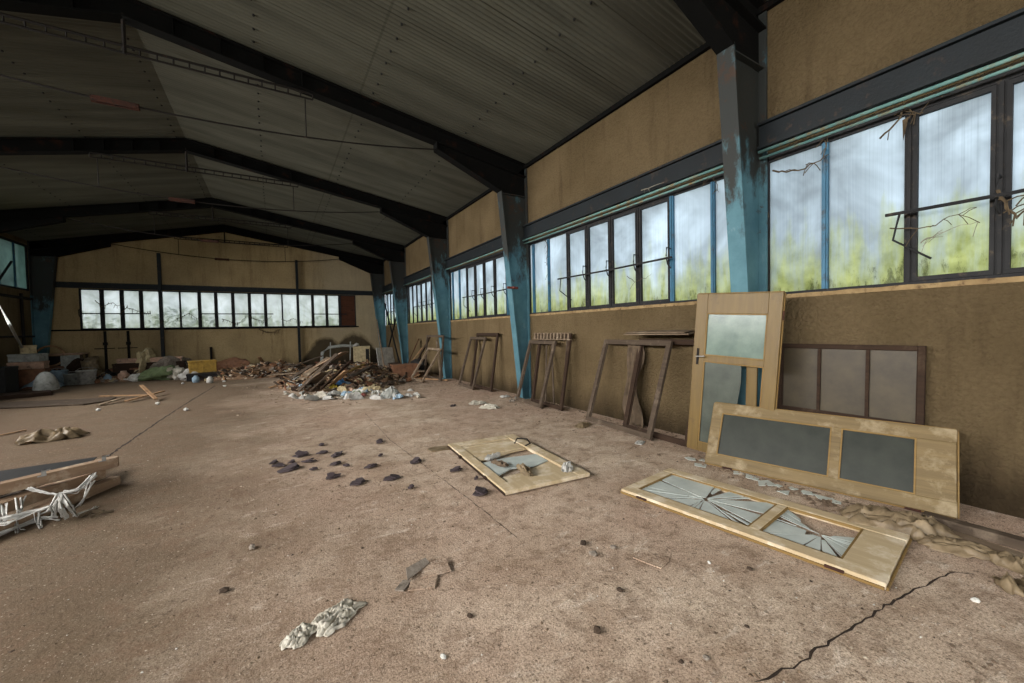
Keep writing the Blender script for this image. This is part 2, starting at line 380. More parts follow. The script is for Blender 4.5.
# dark steel beams over the right windows, each bay its own, with two thin pipes under it
bays = [(-2.55, FY[0]), (FY[0], FY[1]), (FY[1], FY[2]), (FY[2], FY[3]), (FY[3], FY[4])]
for k, (a, b) in enumerate(bays):
    a_, b_ = a+.06, b-.06
    mb = MB(); mb.box(W-.10, W+.02, a_, b_, HEAD+.02, 3.94); mb.box(W-.16, W+.02, a_, b_, HEAD+.02, HEAD+.045); mb.box(W-.15, W+.02, a_, b_, 3.925, 3.955)
    t = struct(mb.build('trim_%d' % (k+2), M['blue_dark']))
    m2 = MB(); m2.tube([(W-.13, a_, HEAD-.01), (W-.13, (a_+b_)/2, HEAD-.018), (W-.13, b_, HEAD-.01)], .018, 8); m2.build('pipe', M['teal_pipe'], t, smooth=True)
    m2 = MB(); m2.tube([(W-.10, a_, HEAD-.075), (W-.10, b_, HEAD-.075)], .014, 8); m2.build('pipe', M['teal_pipe'] if k < 2 else M['blue_dark'], t, smooth=True)
mb = MB(); mb.box(-6.6*S, 4.3*S, YB-.10, YB, 3.53, 3.74); mb.box(-6.6*S, 4.3*S, YB-.14, YB, 3.72, 3.75); struct(mb.build('trim_7', M['blue_dark']))
mb = MB(); mb.box(-6.6*S, 3.5*S, YB-.05, YB, 1.88, 1.94); struct(mb.build('trim_8', M['rafter']))
mb = MB(); mb.box(W-.06, W, YF, YB, ceil_z(W)-.10, ceil_z(W)-.02); struct(mb.build('trim_9', M['rafter']))

# ---------------------------------------------------------------- windows
def lever(p, down=.17):
    m = MB(); x, y, z = p
    m.tube([(x, y, z+.13), (x-.09, y, z+.14), (x-.10, y, z+.01)], .011, 5); m.tube([(x-.10, y, z), (x-.05, y+.015, z-.10), (x, y, z-.16)], .010, 5); return m
def side_window(num, edges, opens, rod, blue):
    ya, yb = edges[0], edges[-1]
    loc = Vector((W+.05, (ya+yb)/2, SILL)); o = thing('window_%d' % num, None, None, loc, kind='structure')
    z0, z1, xg = SILL-.005, HEAD-.02, W+.05
    m = MB(); m.box(xg-.03, xg+.03, ya, yb, z0, z0+.045); m.box(xg-.03, xg+.03, ya, yb, z1-.09, z1)
    m.box(xg-.03, xg+.03, ya, ya+.05, z0, z1); m.box(xg-.03, xg+.03, yb-.05, yb, z0, z1); m.build('outer_frame', M['sash'], o, loc)
    for i, e in enumerate(edges[1:-1], 1):
        dark = (i-1 in opens) or (i in opens)
        w = .028 if not dark else .034
        m = MB(); m.box(xg-.035, xg+.035, e-w, e+w, z0+.045, z1-.09); m.box(xg-.05, xg-.03, e-.012, e+.012, z0+.045, z1-.09)
        m.build('mullion', M['blue_bar'] if i in blue else M['sash'], o, loc)
    for i in range(len(edges)-1):
        a, b = edges[i], edges[i+1]; a += .028; b -= .028
        if i in opens:
            m = MB(); x0, x1 = xg-.045, xg-.005; zz0, zz1 = z0+.045, z1-.10
            m.box(x0,x1,a,a+.028,zz0,zz1); m.box(x0,x1,b-.028,b,zz0,zz1); m.box(x0,x1,a+.028,b-.028,zz0,zz0+.04); m.box(x0,x1,a+.028,b-.028,zz1-.04,zz1)
            m.build('sash', M['sash'], o, loc)
        m = MB(); m.box(xg+.002, xg+.008, a, b, z0+.03, z1-.06); m.build('pane', M['glass_side'], o, loc)
    if rod:
        m = MB(); m.tube([(W-.11, rod[0], 2.60), (W-.12, (rod[0]+rod[1])/2, 2.585), (W-.11, rod[1], 2.60)], .016, 6); m.tube([(W-.11, rod[1]-.10, 2.60), (W-.10, rod[1]-.05, 2.36), (W+.01, rod[1]-.28, 2.16)], .010, 5)
        m.build('opener_rod', M['sash'], o, loc)
        for i in opens: lever((W-.0, edges[i], 2.62)).build('lever', M['sash'], o, loc)
    return o
sc = lambda l: [v*S for v in l]
side_window(1, [-2.5] + sc([-1.7,-1.15,-.55,0.08,.69,1.19,1.80]) + [FY[0]-.05], [4,5], (-.1, 1.31*S), [7])
side_window(2, [FY[0]+.05] + sc([2.97,3.565,4.135,4.70,5.26,5.80,6.40,6.93]) + [FY[1]-.04], [2,3,4,5], (3.47*S, 5.95*S), [1,2,7,8])
side_window(3, [FY[1]+.05] + sc([7.58,8.02,8.62,9.19,9.72,10.26,10.78,11.28]) + [FY[2]-.04], [2,3,4,5], (7.9*S, 10.3*S), [2,7,8])
side_window(4, [FY[2]+.05] + sc([12.1,12.6,13.17,13.74,14.27,14.81,15.33,15.83]) + [FY[3]-.04], [2,3,4,5], (12.5*S, 14.9*S), [])
side_window(5, [FY[3]+.05] + sc([16.6,17.1,17.65,18.2,18.75,19.25]) + [FY[4]-.04], [2,3,4], (17*S, 18.9*S), [])
# the long window in the back wall
def back_window(num):
    loc = Vector(((BX0+BX1)/2, YB+.05, 1.94)); o = thing('window_%d' % num, None, None, loc, kind='structure')
    z0, z1, yg = 1.94, 3.52, YB+.05
    e = sc([-5.86,-5.28,-4.745,-4.215,-3.62,-3.075,-2.475,-1.945,-1.38,-.81,-.24,.38,.975,1.57,2.145,2.70,3.40])
    opens = {0,1,2,6,7,8,9,13,14}
    m = MB(); m.box(BX0, BX1, yg-.03, yg+.03, z0, z0+.04); m.box(BX0, BX1, yg-.03, yg+.03, z1-.05, z1); m.box(BX0, BX0+.06, yg-.03, yg+.03, z0, z1); m.box(BX1-.05, BX1, yg-.03, yg+.03, z0, z1)
    m.build('outer_frame', M['sash'], o, loc)
    for i, x in enumerate(e[1:-1], 1):
        w = .062 if (i in opens or i-1 in opens) else .03
        m = MB(); m.box(x-w, x+w, yg-.035, yg+.035, z0+.04, z1-.05); m.build('mullion', M['sash'], o, loc)
    for i in range(len(e)-1):
        if i == len(e)-2:
            m = MB(); m.box(e[i]+.06, e[i+1]-.04, yg-.02, yg+.01, z0+.03, z1-.04); m.build('blank_board', M['brown_board'], o, loc); continue
        m = MB(); m.box(e[i], e[i+1], yg+.004, yg+.010, z0+.03, z1-.04); m.build('pane', M['glass_back'], o, loc)
    for a, b in ((0,3),(6,10),(13,15)):
        m = MB(); m.tube([(e[a]+.05, yg-.09, 2.55), (e[b]+.3, yg-.09, 2.55)], .022, 5)
        for i in range(a, b+1): m.tube([(e[i], yg-.03, 2.72), (e[i], yg-.10, 2.70), (e[i], yg-.10, 2.50), (e[i]+.03, yg-.03, 2.36)], .015, 5)
        m.build('opener_rod', M['sash'], o, loc)
back_window(6)
# high window at the far end of the left wall
loc = Vector((LW-.05, 19.5, 3.34)); o = thing('window_7', None, None, loc, kind='structure')
m = MB()
for z in (3.34, 4.93): m.box(LW-.09, LW-.02, 17.6, YB-.35, z, z+.07)
for y in (17.6, YB-.42): m.box(LW-.09, LW-.02, y, y+.07, 3.34, 5.0)
m.build('outer_frame', M['sash'], o, loc)
for y in (18.6, 19.6, 20.55): m = MB(); m.box(LW-.08, LW-.02, y-.035, y+.035, 3.40, 4.93); m.build('mullion', M['blue_bar'], o, loc)
ys = (17.65, 18.6, 19.6, 20.55, YB-.38)
for a, b in zip(ys, ys[1:]): m = MB(); m.box(LW-.06, LW-.052, a, b, 3.38, 4.95); m.build('pane', M['glass_left'], o, loc)

# ---------------------------------------------------------------- portal frames
def col_x(z): return 4.5 - .1*(1.6+(z-1.6)/S)          # inner face of the tapered column, wall scale 1
def col_in(z): return W - (4.69-col_x(z))*S
def portal(y, label, last=False):
    o = thing('portal_frame', label, 'steel frame', (RX, y, 0), group='steel portal frames'); off = Vector((RX, y, 0))
    hf = .10; th = .012
    for sgn in (1, -1):
        wx = W-.015 if sgn > 0 else LW+.015
        mir = (lambda x: x) if sgn > 0 else (lambda x: (LW + W) - x)
        ztop = ceil_z(W) - .05
        m = MB()
        zs = [0.0, 1.6, 3.2, 4.68]
        # web plate, inner flange, outer flange, stiffeners
        pl = [(mir(W-.015), 0), (mir(W-.015), ztop)] + [(mir(col_in(z)), z) for z in (4.68, 3.2, 1.6, 0.0)]
        n = len(pl)
        m.add([(x, y-th, z) for x, z in pl] + [(x, y+th, z) for x, z in pl], [tuple(range(n)), tuple(range(2*n-1, n-1, -1))] + [(i, (i+1)%n, n+(i+1)%n, n+i) for i in range(n)])
        for za, zb in zip(zs, zs[1:]):
            m.bar((mir(col_in(za)), y, za), (mir(col_in(zb)), y, zb), 2*hf, .022, up=(1,0,0))
        m.box(min(mir(W-.03), mir(W-.005)), max(mir(W-.03), mir(W-.005)), y-hf, y+hf, 0, ztop)
        for z in (4.62,): m.box(min(mir(col_in(z)), mir(W-.02)), max(mir(col_in(z)), mir(W-.02)), y-hf*.8, y+hf*.8, z-.008, z+.008)
        m.box(min(mir(col_in(0)-.08), mir(W-.005)), max(mir(col_in(0)-.08), mir(W-.005)), y-.14, y+.14, 0, .02)
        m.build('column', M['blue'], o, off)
        # rafter: I section under the sheets, with the deep haunch at the eaves
        cz = ceil_z
        xe = W-.03 if sgn > 0 else LW+.03
        m = MB(); d = .28
        top = [(RX, cz(RX)-.01), (xe, cz(xe)-.01)]
        pl = [(RX, cz(RX)-.02), (xe, cz(xe)-.02), (xe, cz(xe)-.02-d), (RX, cz(RX)-.02-d)]
        n = 4
        m.add([(x, y-th, z) for x, z in pl] + [(x, y+th, z) for x, z in pl], [tuple(range(n)), tuple(range(2*n-1, n-1, -1))] + [(i, (i+1)%n, n+(i+1)%n, n+i) for i in range(n)])
        m.bar((RX, y, cz(RX)-.03), (xe, y, cz(xe)-.03), 2*hf, .022); m.bar((RX, y, cz(RX)-.02-d), (xe, y, cz(xe)-.02-d), 2*hf, .022)
        for i in range(1, 5):
            x = RX + (xe-RX)*i/12; m.box(x-.006, x+.006, y-hf*.9, y+hf*.9, cz(x)-d-.02, cz(x)-.03)
        m.build('rafter', M['rafter'], o, off)
        m = MB(); xh = mir(2.95); xc = mir(col_in(4.6)); z0 = cz(xh)-.02-d; zb = z0-.14; zc = 4.66
        pl = [(xh, z0), (mir(W-.03), cz(xe)-.3), (mir(W-.03), zc-.06), (xc, zc), (xh, zb)]
        n = 5
        m.add([(x, y-th*1.2, z) for x, z in pl] + [(x, y+th*1.2, z) for x, z in pl], [tuple(range(n)), tuple(range(2*n-1, n-1, -1))] + [(i, (i+1)%n, n+(i+1)%n, n+i) for i in range(n)])
        m.bar((xh, y, zb), (xc, y, zc), 2*hf, .024); m.bar((xh, y, z0+.02), (xh, y, zb-.01), 2*hf*.98, .024, up=(1,0,0))
        m.build('haunch', M['rafter'], o, off)
    # latticed tie under the apex, hangers, the long tie rod with its turnbuckle
    z1, z2 = 1.6+3.82*S, 1.6+3.73*S
    xr = RX + (6.43-.30-z1)/.157; xl = RX - (6.43-.30-z1)/.222
    m = MB(); m.tube([(xl, y, z1), (xr, y, z1)], .020, 5); m.tube([(xl, y, z2), (xr, y, z2)], .016, 5)
    k = 22
    for i in range(k+1): x = xl+(xr-xl)*i/k; m.tube([(x, y, z1), (x, y, z2)], .011, 4)
    m.build('lattice_tie', M['rust_dark'], o, off)
    m = MB(); m.tube([(RX, y, 6.2), (RX, y, z2-.02)], .026, 5); m.build('hanger_rod', M['rust_dark'], o, off)
    xa, za = 2.98, ceil_z(2.98)-.28-.14; xb = (LW+W)-2.98
    pts = [(xb + (xa-xb)*t/16, y, za - .36*(1-((t/16)*2-1)**2)) for t in range(17)]
    m = MB(); m.tube(pts, .014, 5); m.build('tie_rod', M['rust_dark'], o, off)
    for x in (xr-.12, xl+.12):
        t = (x-xb)/(xa-xb); zr = za-.36*(1-(2*t-1)**2)
        m = MB(); m.tube([(x, y, z2), (x, y, zr)], .010, 5); m.build('hanger_rod', M['rust_dark'], o, off)
    m = MB(); xm = (xa+xb)/2-.60
    m.box(xm-.22, xm+.22, y-.045, y-.018, za-.36-.035, za-.36+.035); m.box(xm-.22, xm+.22, y+.018, y+.045, za-.36-.035, za-.36+.035)
    m.lathe([(.05,-.03),(.05,.03)], 8, Matrix(((0,0,1,xm-.22),(0,1,0,y),(-1,0,0,za-.36),(0,0,0,1)))); m.lathe([(.05,-.03),(.05,.03)], 8, Matrix(((0,0,1,xm+.22),(0,1,0,y),(-1,0,0,za-.36),(0,0,0,1))))
    m.build('turnbuckle', M['rust'], o, off)
    return o
for y, lb in zip(FY, ['nearest steel roof frame, its wide column between the two nearest right windows',
                      'second steel roof frame, its blue column carrying the small red bracket',
                      'third steel roof frame, its blue column rising behind the leaning crossed wooden frames',
                      'fourth steel roof frame, its slim blue column beside the far corner braces',
                      'farthest steel roof frame standing right against the back wall']):
    portal(y, lb)
# red handle bracket on the second column
m = MB(); m.box(-.12, .16, -.02, .02, -.025, .025); m.box(-.02, .02, -.10, .04, -.02, .02)
tag(place(m.build('bracket', M['red'], bevel=.005), (col_in(2.53)-.02, FY[1]-.13, 2.53)), 'small rusty red bracket on the edge of the second blue column', 'bracket')
# posts on the back wall
for x, lb in ((-3.62*S, 'thin dark steel post on the back wall, left of its middle'), (.975*S, 'thin dark steel post on the back wall near the black mould')):
    m = MB(); m.box(-.055, .055, -.015, .015, 0, ceil_z(x)-.9); m.box(-.055, .055, -.10, -.085, 0, ceil_z(x)-.9); m.box(-.008, .008, -.085, -.015, 0, ceil_z(x)-.9)
    tag(place(m.build('steel_post', M['blue_dark']), (x, YB-.115, 0)), lb, 'post', 'posts on the back wall')
# ---------------------------------------------------------------- doors
def radial_shards(x0, x1, y0, y1, cx, cy, rng, drop, n=22, z=0.0, th=.004):
    """broken glass: splinters running from the blow to the edge of the pane"""
    m = MB(); an = sorted(rng.uniform(0, 2*math.pi) for _ in range(n))
    def edge(a):
        dx, dy = math.cos(a), math.sin(a); t = 1e9
        if dx > 1e-6: t = min(t, (x1-cx)/dx)
        if dx < -1e-6: t = min(t, (x0-cx)/dx)
        if dy > 1e-6: t = min(t, (y1-cy)/dy)
        if dy < -1e-6: t = min(t, (y0-cy)/dy)
        return Vector((cx+dx*t, cy+dy*t))
    cn = [Vector((x0,y0)), Vector((x1,y0)), Vector((x1,y1)), Vector((x0,y1))]
    for i, a in enumerate(an):
        b = an[(i+1) % n] + (2*math.pi if i == n-1 else 0)
        if b-a < .04: continue
        mid = (a+b)/2 % (2*math.pi)
        if drop(mid, rng): continue
        gap = rng.uniform(.004, .035); pa, pb = edge(a+gap), edge(b-gap); c = Vector((cx, cy))
        r0 = rng.choice((.03, .06, .12, .3, .5))*rng.uniform(.7,1.2)
        poly = [c + (pa-c)*r0*rng.uniform(.7,1.2), pa]
        for q in cn:
            aq = math.atan2(q.y-cy, q.x-cx) % (2*math.pi)
            if (a < aq < b) or (a < aq+2*math.pi < b): poly.append(q.copy())
        poly += [pb, c + (pb-c)*r0]
        # a small tilt of the splinter about the pane's edge
        ti = rng.uniform(-.03, .05); mc = (pa+pb)/2
        vs = []
        for zz in (0, th):
            for p in poly: vs.append((p.x, p.y, z + zz - ti*(p-mc).length*.5))
        k = len(poly); m.add(vs, [tuple(range(k-1,-1,-1)), tuple(range(k,2*k))] + [(j,(j+1)%k,k+(j+1)%k,k+j) for j in range(k)])
    return m
def door(mat4, L, Wd, label, wmat, emat, panes, rng, lock=False, st=.125):
    """a glazed door leaf: x along its height (long pane first), y across, z out of its face"""
    o = thing('glazed_door', label, 'door', matrix=mat4)
    t = .042; k = L/1.87
    u = [0, .10*k, 1.075*k, 1.145*k, 1.64*k, L]
    def bead(m, a, b, c, d):
        w = .012
        m.box(a, b, c, c+w, t*.45, t*.92); m.box(a, b, d-w, d, t*.45, t*.92); m.box(a, a+w, c+w, d-w, t*.45, t*.92); m.box(b-w, b, c+w, d-w, t*.45, t*.92)
    for c, d in ((0, st), (Wd-st, Wd)):
        m = MB(); m.box(0, L, c, d, 0, t); m.build('stile', wmat, o, bevel=.004)
    for a, b in ((u[0], u[1]), (u[2], u[3])):
        m = MB(); m.box(a, b, st, Wd-st, .001, t-.001); m.build('rail', wmat, o, bevel=.003)
    m = MB(); m.box(u[4], L-.004, st, Wd-st, .002, t-.003); m.build('kick_panel', wmat, o, bevel=.003)
    m = MB(); m.box(.006, L-.006, -.012, 0, 0, t*.45); m.box(.006, L-.006, Wd, Wd+.012, 0, t*.45); m.box(-.012, 0, 0, Wd, 0, t*.45); m.box(L, L+.012, 0, Wd, 0, t*.45)
    m.build('rebate_edge', emat, o, bevel=.002)
    m = MB(); bead(m, u[1], u[2], st, Wd-st); bead(m, u[3], u[4], st, Wd-st); m.build('glazing_bead', emat, o)
    for i, (a, b) in enumerate(((u[1], u[2]), (u[3], u[4]))):
        p = panes[i]
        if p[0] == 'whole':
            m = MB(); m.box(a, b, st, Wd-st, t*.45, t*.45+.005); m.build('pane', p[1], o)
        elif p[0] == 'poly':
            m = MB(); m.prism(p[2], t*.45, t*.45+.005); q = m.build('pane', p[1], o)
            if len(p) > 3: q['label'] = p[3]
        else:
            cx, cy = a+(b-a)*p[2], st+(Wd-2*st)*p[3]
            q = radial_shards(a, b, st, Wd-st, cx, cy, rng, p[4], 26, t*.5).build('pane', p[1], o); q['label'] = 'shattered glass pane, splinters round a hole'
    for x in (L*.12, L*.87):
        m = MB(); m.tube([(x-.05, -.008, t*.5), (x+.05, -.008, t*.5)], .010, 6); m.build('hinge', M['rust'], o)
    if lock:
        m = MB(); m.box(lock-.10, lock+.10, Wd-.075, Wd-.045, t, t+.004); lp = m.build('lock_plate', M['rust_dark'], o, bevel=.001)
        m = MB(); m.tube([(lock+.0, Wd-.06, t), (lock+.0, Wd-.06, t+.045), (lock+.005, Wd-.115, t+.055), (lock+.01, Wd-.165, t+.05)], .008, 6); q = m.build('lever_handle', M['chrome'], lp); q['label'] = 'thin worn steel lever handle'
        m = MB(); m.lathe([(.001,t),(.010,t),(.010,t+.006),(.001,t+.006)], 8, Matrix.Translation((lock-.06, Wd-.06, 0))); m.build('keyhole', M['black'], lp)
    return o
rg = random.Random(3)
hi = lambda a: (math.sin(a) > .30)
# flat on the floor, its glass smashed
door(frame_matrix((2.81, 2.71, .012), (.13, -.99, 0), (.99, .13, 0)), 1.87, .86, 'pale dusty door lying flat on the floor with two shattered glass panes', M['pale_door'], M['pale_edge'],
     [('shards', M['shard'], .52, .45, lambda a, r: (math.sin(a) > .1 and r.random() < .62)), ('shards', M['shard'], .62, .50, lambda a, r: (math.sin(a) > 0 and r.random() < .6))], random.Random(5))
# on its side against the wall
A = Vector((4.23, 2.76, .015)); B = Vector((4.64, .87, .015))
door(frame_matrix(A, B-A, (.29, .06, .65)), 1.93, .715, 'dusty yellow glazed door leaning on its long side against the wall', M['varnish_dusty'], M['pale_edge'],
     [('whole', M['pane_dusty']), ('whole', M['pane_dusty'])], random.Random(6), st=.115)
# upright against the wall, upside down
L2, W2, st2 = 1.93, .93, .135; k = L2/1.87
bp = [(.10*k, W2-st2), (1.075*k, W2-st2), (1.075*k, st2+.235), (.88*k, st2+.225), (.60*k, st2+.25), (.36*k, st2+.30), (.30*k, st2+.42), (.22*k, st2+.47), (.10*k, st2+.50)]
up = Vector((.10, -.10, 1.98))
door(frame_matrix((4.61, 2.25, .012), up, (-.13, .93, 0)), L2, W2, 'yellow varnished door standing upright against the wall, upper pane frosted green', M['varnish'], M['pale_edge'],
     [('poly', M['pane_grey'], bp, 'large grey pane broken away along one side'), ('whole', M['pane_green'])], random.Random(8), lock=1.16, st=st2)
# strip of board seen through the gap in its broken pane
m = MB(); m.box(0, 1.35, 0, .12, 0, .022); o = m.build('batten', M['varnish'], bevel=.003); o.matrix_world = frame_matrix((4.635, 2.42, .01), (.06, .0, 1.3), (0, 1, 0))
tag(o, 'short yellow batten behind the broken pane of the upright door', 'batten')
# ---------------------------------------------------------------- framed panels leaning on the right wall
def leaning_frame(name, b0, b1, t0, t1, bw, bd, label, mat, group=None, cat='window frame', bars=True):
    b0, b1, t0, t1 = (Vector(v) for v in (b0, b1, t0, t1))
    x = (b1-b0).normalized(); Lw = ((b1-b0).length+(t1-t0).length)/2; upv = ((t0-b0)+(t1-b1))/2; upv -= x*upv.dot(x); H = upv.length
    o = thing(name, label, cat, group=group, matrix=frame_matrix(b0 + Vector((0,0,.01)), x, upv))
    m = MB(); m.box(0, bw, 0, H, 0, bd); m.box(bw, bw+.012, bw, H-bw, 0, bd*.5); m.build('side_bar', mat, o, bevel=.004)
    m = MB(); m.box(Lw-bw, Lw, 0, H, 0, bd); m.box(Lw-bw-.012, Lw-bw, bw, H-bw, 0, bd*.5); m.build('side_bar', mat, o, bevel=.004)
    m = MB(); m.box(bw, Lw-bw, 0, bw, .002, bd-.002); m.build('bottom_bar', mat, o, bevel=.004)
    m = MB(); m.box(bw, Lw-bw, H-bw, H, .002, bd-.002); m.build('top_bar', mat, o, bevel=.004)
    for yy in (H*.15, H*.85): m = MB(); m.box(-.008, .002, yy-.04, yy+.04, bd*.3, bd*.8); m.build('hinge_plate', M['rust'], o)
    return o, Lw, H
# steel frame with three tall panes
o, Lw, H = leaning_frame('steel_window_frame', (4.97, 2.36, 0), (4.99, 1.17, 0), (5.04, 2.38, 1.37), (5.05, 1.15, 1.36), .05, .045, 'dark steel window frame with three dirty brown panes, behind the sideways door', M['dark_wood'])
for i in (1, 2): m = MB(); m.box(Lw*i/3-.014, Lw*i/3+.014, .05, H-.05, .005, .04); m.build('glazing_bar', M['dark_wood'], o)
m = MB(); m.box(.05, Lw-.05, .62, .66, .003, .043); m.build('crossbar', M['dark_wood'], o)
for i in range(3):
    a, b = max(.05, Lw*i/3+.014), min(Lw-.05, Lw*(i+1)/3-.014)
    for c, d in ((.66, H-.05), (.05, .62)): m = MB(); m.box(a, b, c, d, .016, .021); m.build('pane', M['pane_brown'], o)
# large empty frame, right of the middle
leaning_frame('wooden_window_frame', (4.58, 5.18, 0), (4.47, 3.69, 0), (4.96, 4.90, 1.34), (4.94, 3.48, 1.40), .08, .05, 'largest empty wooden frame, leaning in front of the hanging brown cloth', M['old_wood'], 'empty window frames leaning on the wall')
leaning_frame('wooden_window_frame', (4.66, 4.42, 0), (4.60, 3.18, 0), (5.02, 4.42, 1.36), (5.02, 3.26, 1.42), .08, .045, 'dark empty frame half hidden behind the largest frame and the upright door', M['dark_wood'], 'empty window frames leaning on the wall')
leaning_frame('wooden_window_frame', (4.66, 7.60, 0), (4.54, 6.42, 0), (4.96, 7.22, 1.33), (4.94, 6.14, 1.33), .08, .05, 'brown wooden frame leaning foremost, right of the second column', M['old_wood'], 'empty window frames leaning on the wall')
leaning_frame('wooden_window_frame', (4.80, 7.20, 0), (4.74, 6.15, 0), (5.02, 7.26, 1.47), (5.02, 5.98, 1.47), .08, .045, 'dark wooden frame between the foremost frame and the wall right of the second column', M['dark_wood'], 'empty window frames leaning on the wall')
leaning_frame('wooden_window_frame', (4.62, 10.75, 0), (4.52, 9.55, 0), (4.94, 10.20, 1.38), (4.94, 9.02, 1.40), .08, .05, 'brown wooden frame in front of the pair left of the second column', M['old_wood'], 'empty window frames leaning on the wall')
leaning_frame('wooden_window_frame', (4.82, 10.35, 0), (4.78, 9.05, 0), (5.03, 10.15, 1.50), (5.03, 8.75, 1.50), .08, .045, 'dark wooden frame against the wall behind the brown one, left of the second column', M['dark_wood'], 'empty window frames leaning on the wall')
leaning_frame('wooden_window_frame', (3.85, 12.95, 0), (3.90, 11.95, 0), (4.56, 12.35, 1.0), (4.58, 11.25, 1.02), .075, .055, 'pale wooden frame sloping far out from the wall beside the rubbish heap', M['grey_wood'], 'empty window frames leaning on the wall')
leaning_frame('wooden_window_frame', (4.55, 13.6, 0), (4.53, 12.0, 0), (4.67, 13.5, 1.44), (4.67, 11.75, 1.46), .07, .05, 'tall brown wooden frame against the wall behind the sloping pale one', M['old_wood'], 'empty window frames leaning on the wall')
def plank(name, p, q, w, h, mat, label, cat='plank', group=None, up=(0,0,1), nick=0, bevel=.004):
    p, q = Vector(p), Vector(q); x = q-p; L = x.length; x.normalize(); u = Vector(up)
    y = u.cross(x).normalized() if abs(x.dot(u)) < .98 else Vector((0,1,0))
    m = MB(); rr = random.Random(int(L*1000)+int(w*997))
    # a board with slightly ragged ends and uneven edges
    n = 5; top = [(L*i/n, w/2 + rr.uniform(-.03,.03)*w) for i in range(n+1)]; bot = [(L*i/n, -w/2 + rr.uniform(-.03,.03)*w) for i in range(n+1)]
    endq = [(L+rr.uniform(-.25,.25)*w, rr.uniform(-.2,.2)*w)]; endp = [(rr.uniform(-.25,.25)*w, rr.uniform(-.2,.2)*w)]
    m.prism(bot + endq + top[::-1] + endp, -h/2, h/2)
    o = m.build(name, mat, bevel=bevel); o.matrix_world = frame_matrix(p, x, y); return tag(o, label, cat, group)
# cross slats and bits among those frames
plank('slat', (4.62, 12.25, .02), (4.70, 12.75, 1.3), .06, .03, M['grey_wood'], 'thin grey slat standing askew inside the tall brown frame', 'slat')
for k, (a, b, t) in enumerate((((4.90, 6.85, .02), (5.04, 6.95, 1.40), 'leftmost of three thin slats inside the dark frame right of the second column'), ((4.90, 6.55, .02), (5.04, 6.78, 1.36), 'middle one of three thin slats inside the dark frame right of second column'), ((4.92, 6.30, .02), (5.04, 6.25, 1.38), 'rightmost of three thin slats inside the dark frame right of the second column'))):
    plank('slat', a, b, .05, .016, M['old_wood'], t, 'slat', 'slats inside the dark frame')
m = MB(); m.box(.0, .05, 0, 1.30, -.13, -.115); 
for i in range(11): m.box(.0, .05, .05+i*.115, .09+i*.115, -.115, .0)
m.box(.0, .05, 0, 1.3, 0, .012)
o = m.build('louvre_board', M['grey_wood']); o.matrix_world = frame_matrix((4.93, 6.02, 1.50), (1,0,-.1), (0,1,0)); tag(o, 'narrow slatted board lying across the top of the dark frame right of second column', 'board')
# folded board on top of the large frame, cloth behind it
m = MB(); m.prism([(0,0),(1.12,.02),(1.10,.30),(.55,.34),(.03,.30)], 0, .018); m.prism([(.02,.02),(1.08,.0),(1.05,.26),(.4,.29)], .03, .042)
o = m.build('warped_board', M['grey_wood'], bevel=.003); o.matrix_world = frame_matrix((4.76, 4.50, 1.475), (.02,-1,.0), (.97,.02,.10)); tag(o, 'warped grey board lying on top of the large empty frames', 'board')
# ---------------------------------------------------------------- crumpled sheets
def crumple(w, d, h, seed, n=18, ridge=3.0, ragged=.25, drape=None):
    vs = []; fs = []; of = seed*13.7
    rad = lambda a: 1 - ragged*(.5+.5*noise.noise((math.cos(a)*1.7+of, math.sin(a)*1.7, of)))
    for i in range(n+1):
        for j in range(n+1):
            u, v = i/n*2-1, j/n*2-1
            # square to disc so that the rim is a ragged outline
            a = math.atan2(v, u); rr = max(abs(u), abs(v)); e = rad(a)*(1/max(abs(math.cos(a)),abs(math.sin(a))))**.55
            x, y = math.cos(a)*rr*e, math.sin(a)*rr*e
            f = lambda s: 1-abs(noise.noise((x*s*.55+of, y*s*1.15-of, of*.3)))*2.2
            z = max(0, f(ridge)*.70 + f(ridge*2.3)*.24 + noise.noise((x*6, y*6, of))*.06)
            z *= (1-rr**4*.75)
            x += noise.noise((x*4, y*4, of+5))*.16; y += noise.noise((x*4+9, y*4, of+7))*.16
            vs.append((x*w/2, y*d/2, max(.004, z*h)))
    for i in range(n):
        for j in range(n): a = i*(n+1)+j; fs.append((a, a+n+1, a+n+2, a+1))
    return vs, fs
def sheet(name, mat, w, d, h, seed, loc, rz, label, cat, group=None, n=18, ridge=3.0, ragged=.3, tilt=(0,0)):
    m = MB(); m.add(*crumple(w, d, h, seed, n, ridge, ragged)); o = m.build(name, mat, smooth=n > 12)
    s = o.modifiers.new('thick', 'SOLIDIFY'); s.thickness = .003; s.offset = 1
    place(o, loc, (tilt[0], tilt[1], rz)); return tag(o, label, cat, group)
sheet('plastic_sheet', M['film_tan'], .80, .42, .17, 2, (4.06, 1.08, 0), 2.0, 'large crumpled tan plastic sheet between the flat door and the sideways door', 'plastic sheet', n=34, ridge=3.0)
sheet('plastic_sheet', M['film_tan'], .48, .22, .08, 3, (4.02, .76, 0), 2.0, 'long crumpled brown plastic strip beside the corner of the flat door', 'plastic sheet', n=26, ridge=2.4)
sheet('plastic_sheet', M['film_tan'], .24, .17, .10, 4, (3.72, .47, 0), .5, 'small standing tan plastic scrap at the right edge by the floor crack', 'plastic sheet', n=20, ridge=1.8)
sheet('plastic_sheet', M['film_tan'], .26, .17, .09, 14, (4.04, .52, 0), 1.2, 'folded brown wrapping between the plastic strip and the long timber', 'plastic sheet', n=18, ridge=2.2)
sheet('plastic_bag', M['film_grey'], .34, .24, .05, 5, (fl(338,617).x, fl(338,617).y, 0), .55, 'larger crumpled translucent plastic bag in the near foreground', 'plastic bag', 'plastic bags in the foreground', n=40, ridge=6.5, ragged=.45)
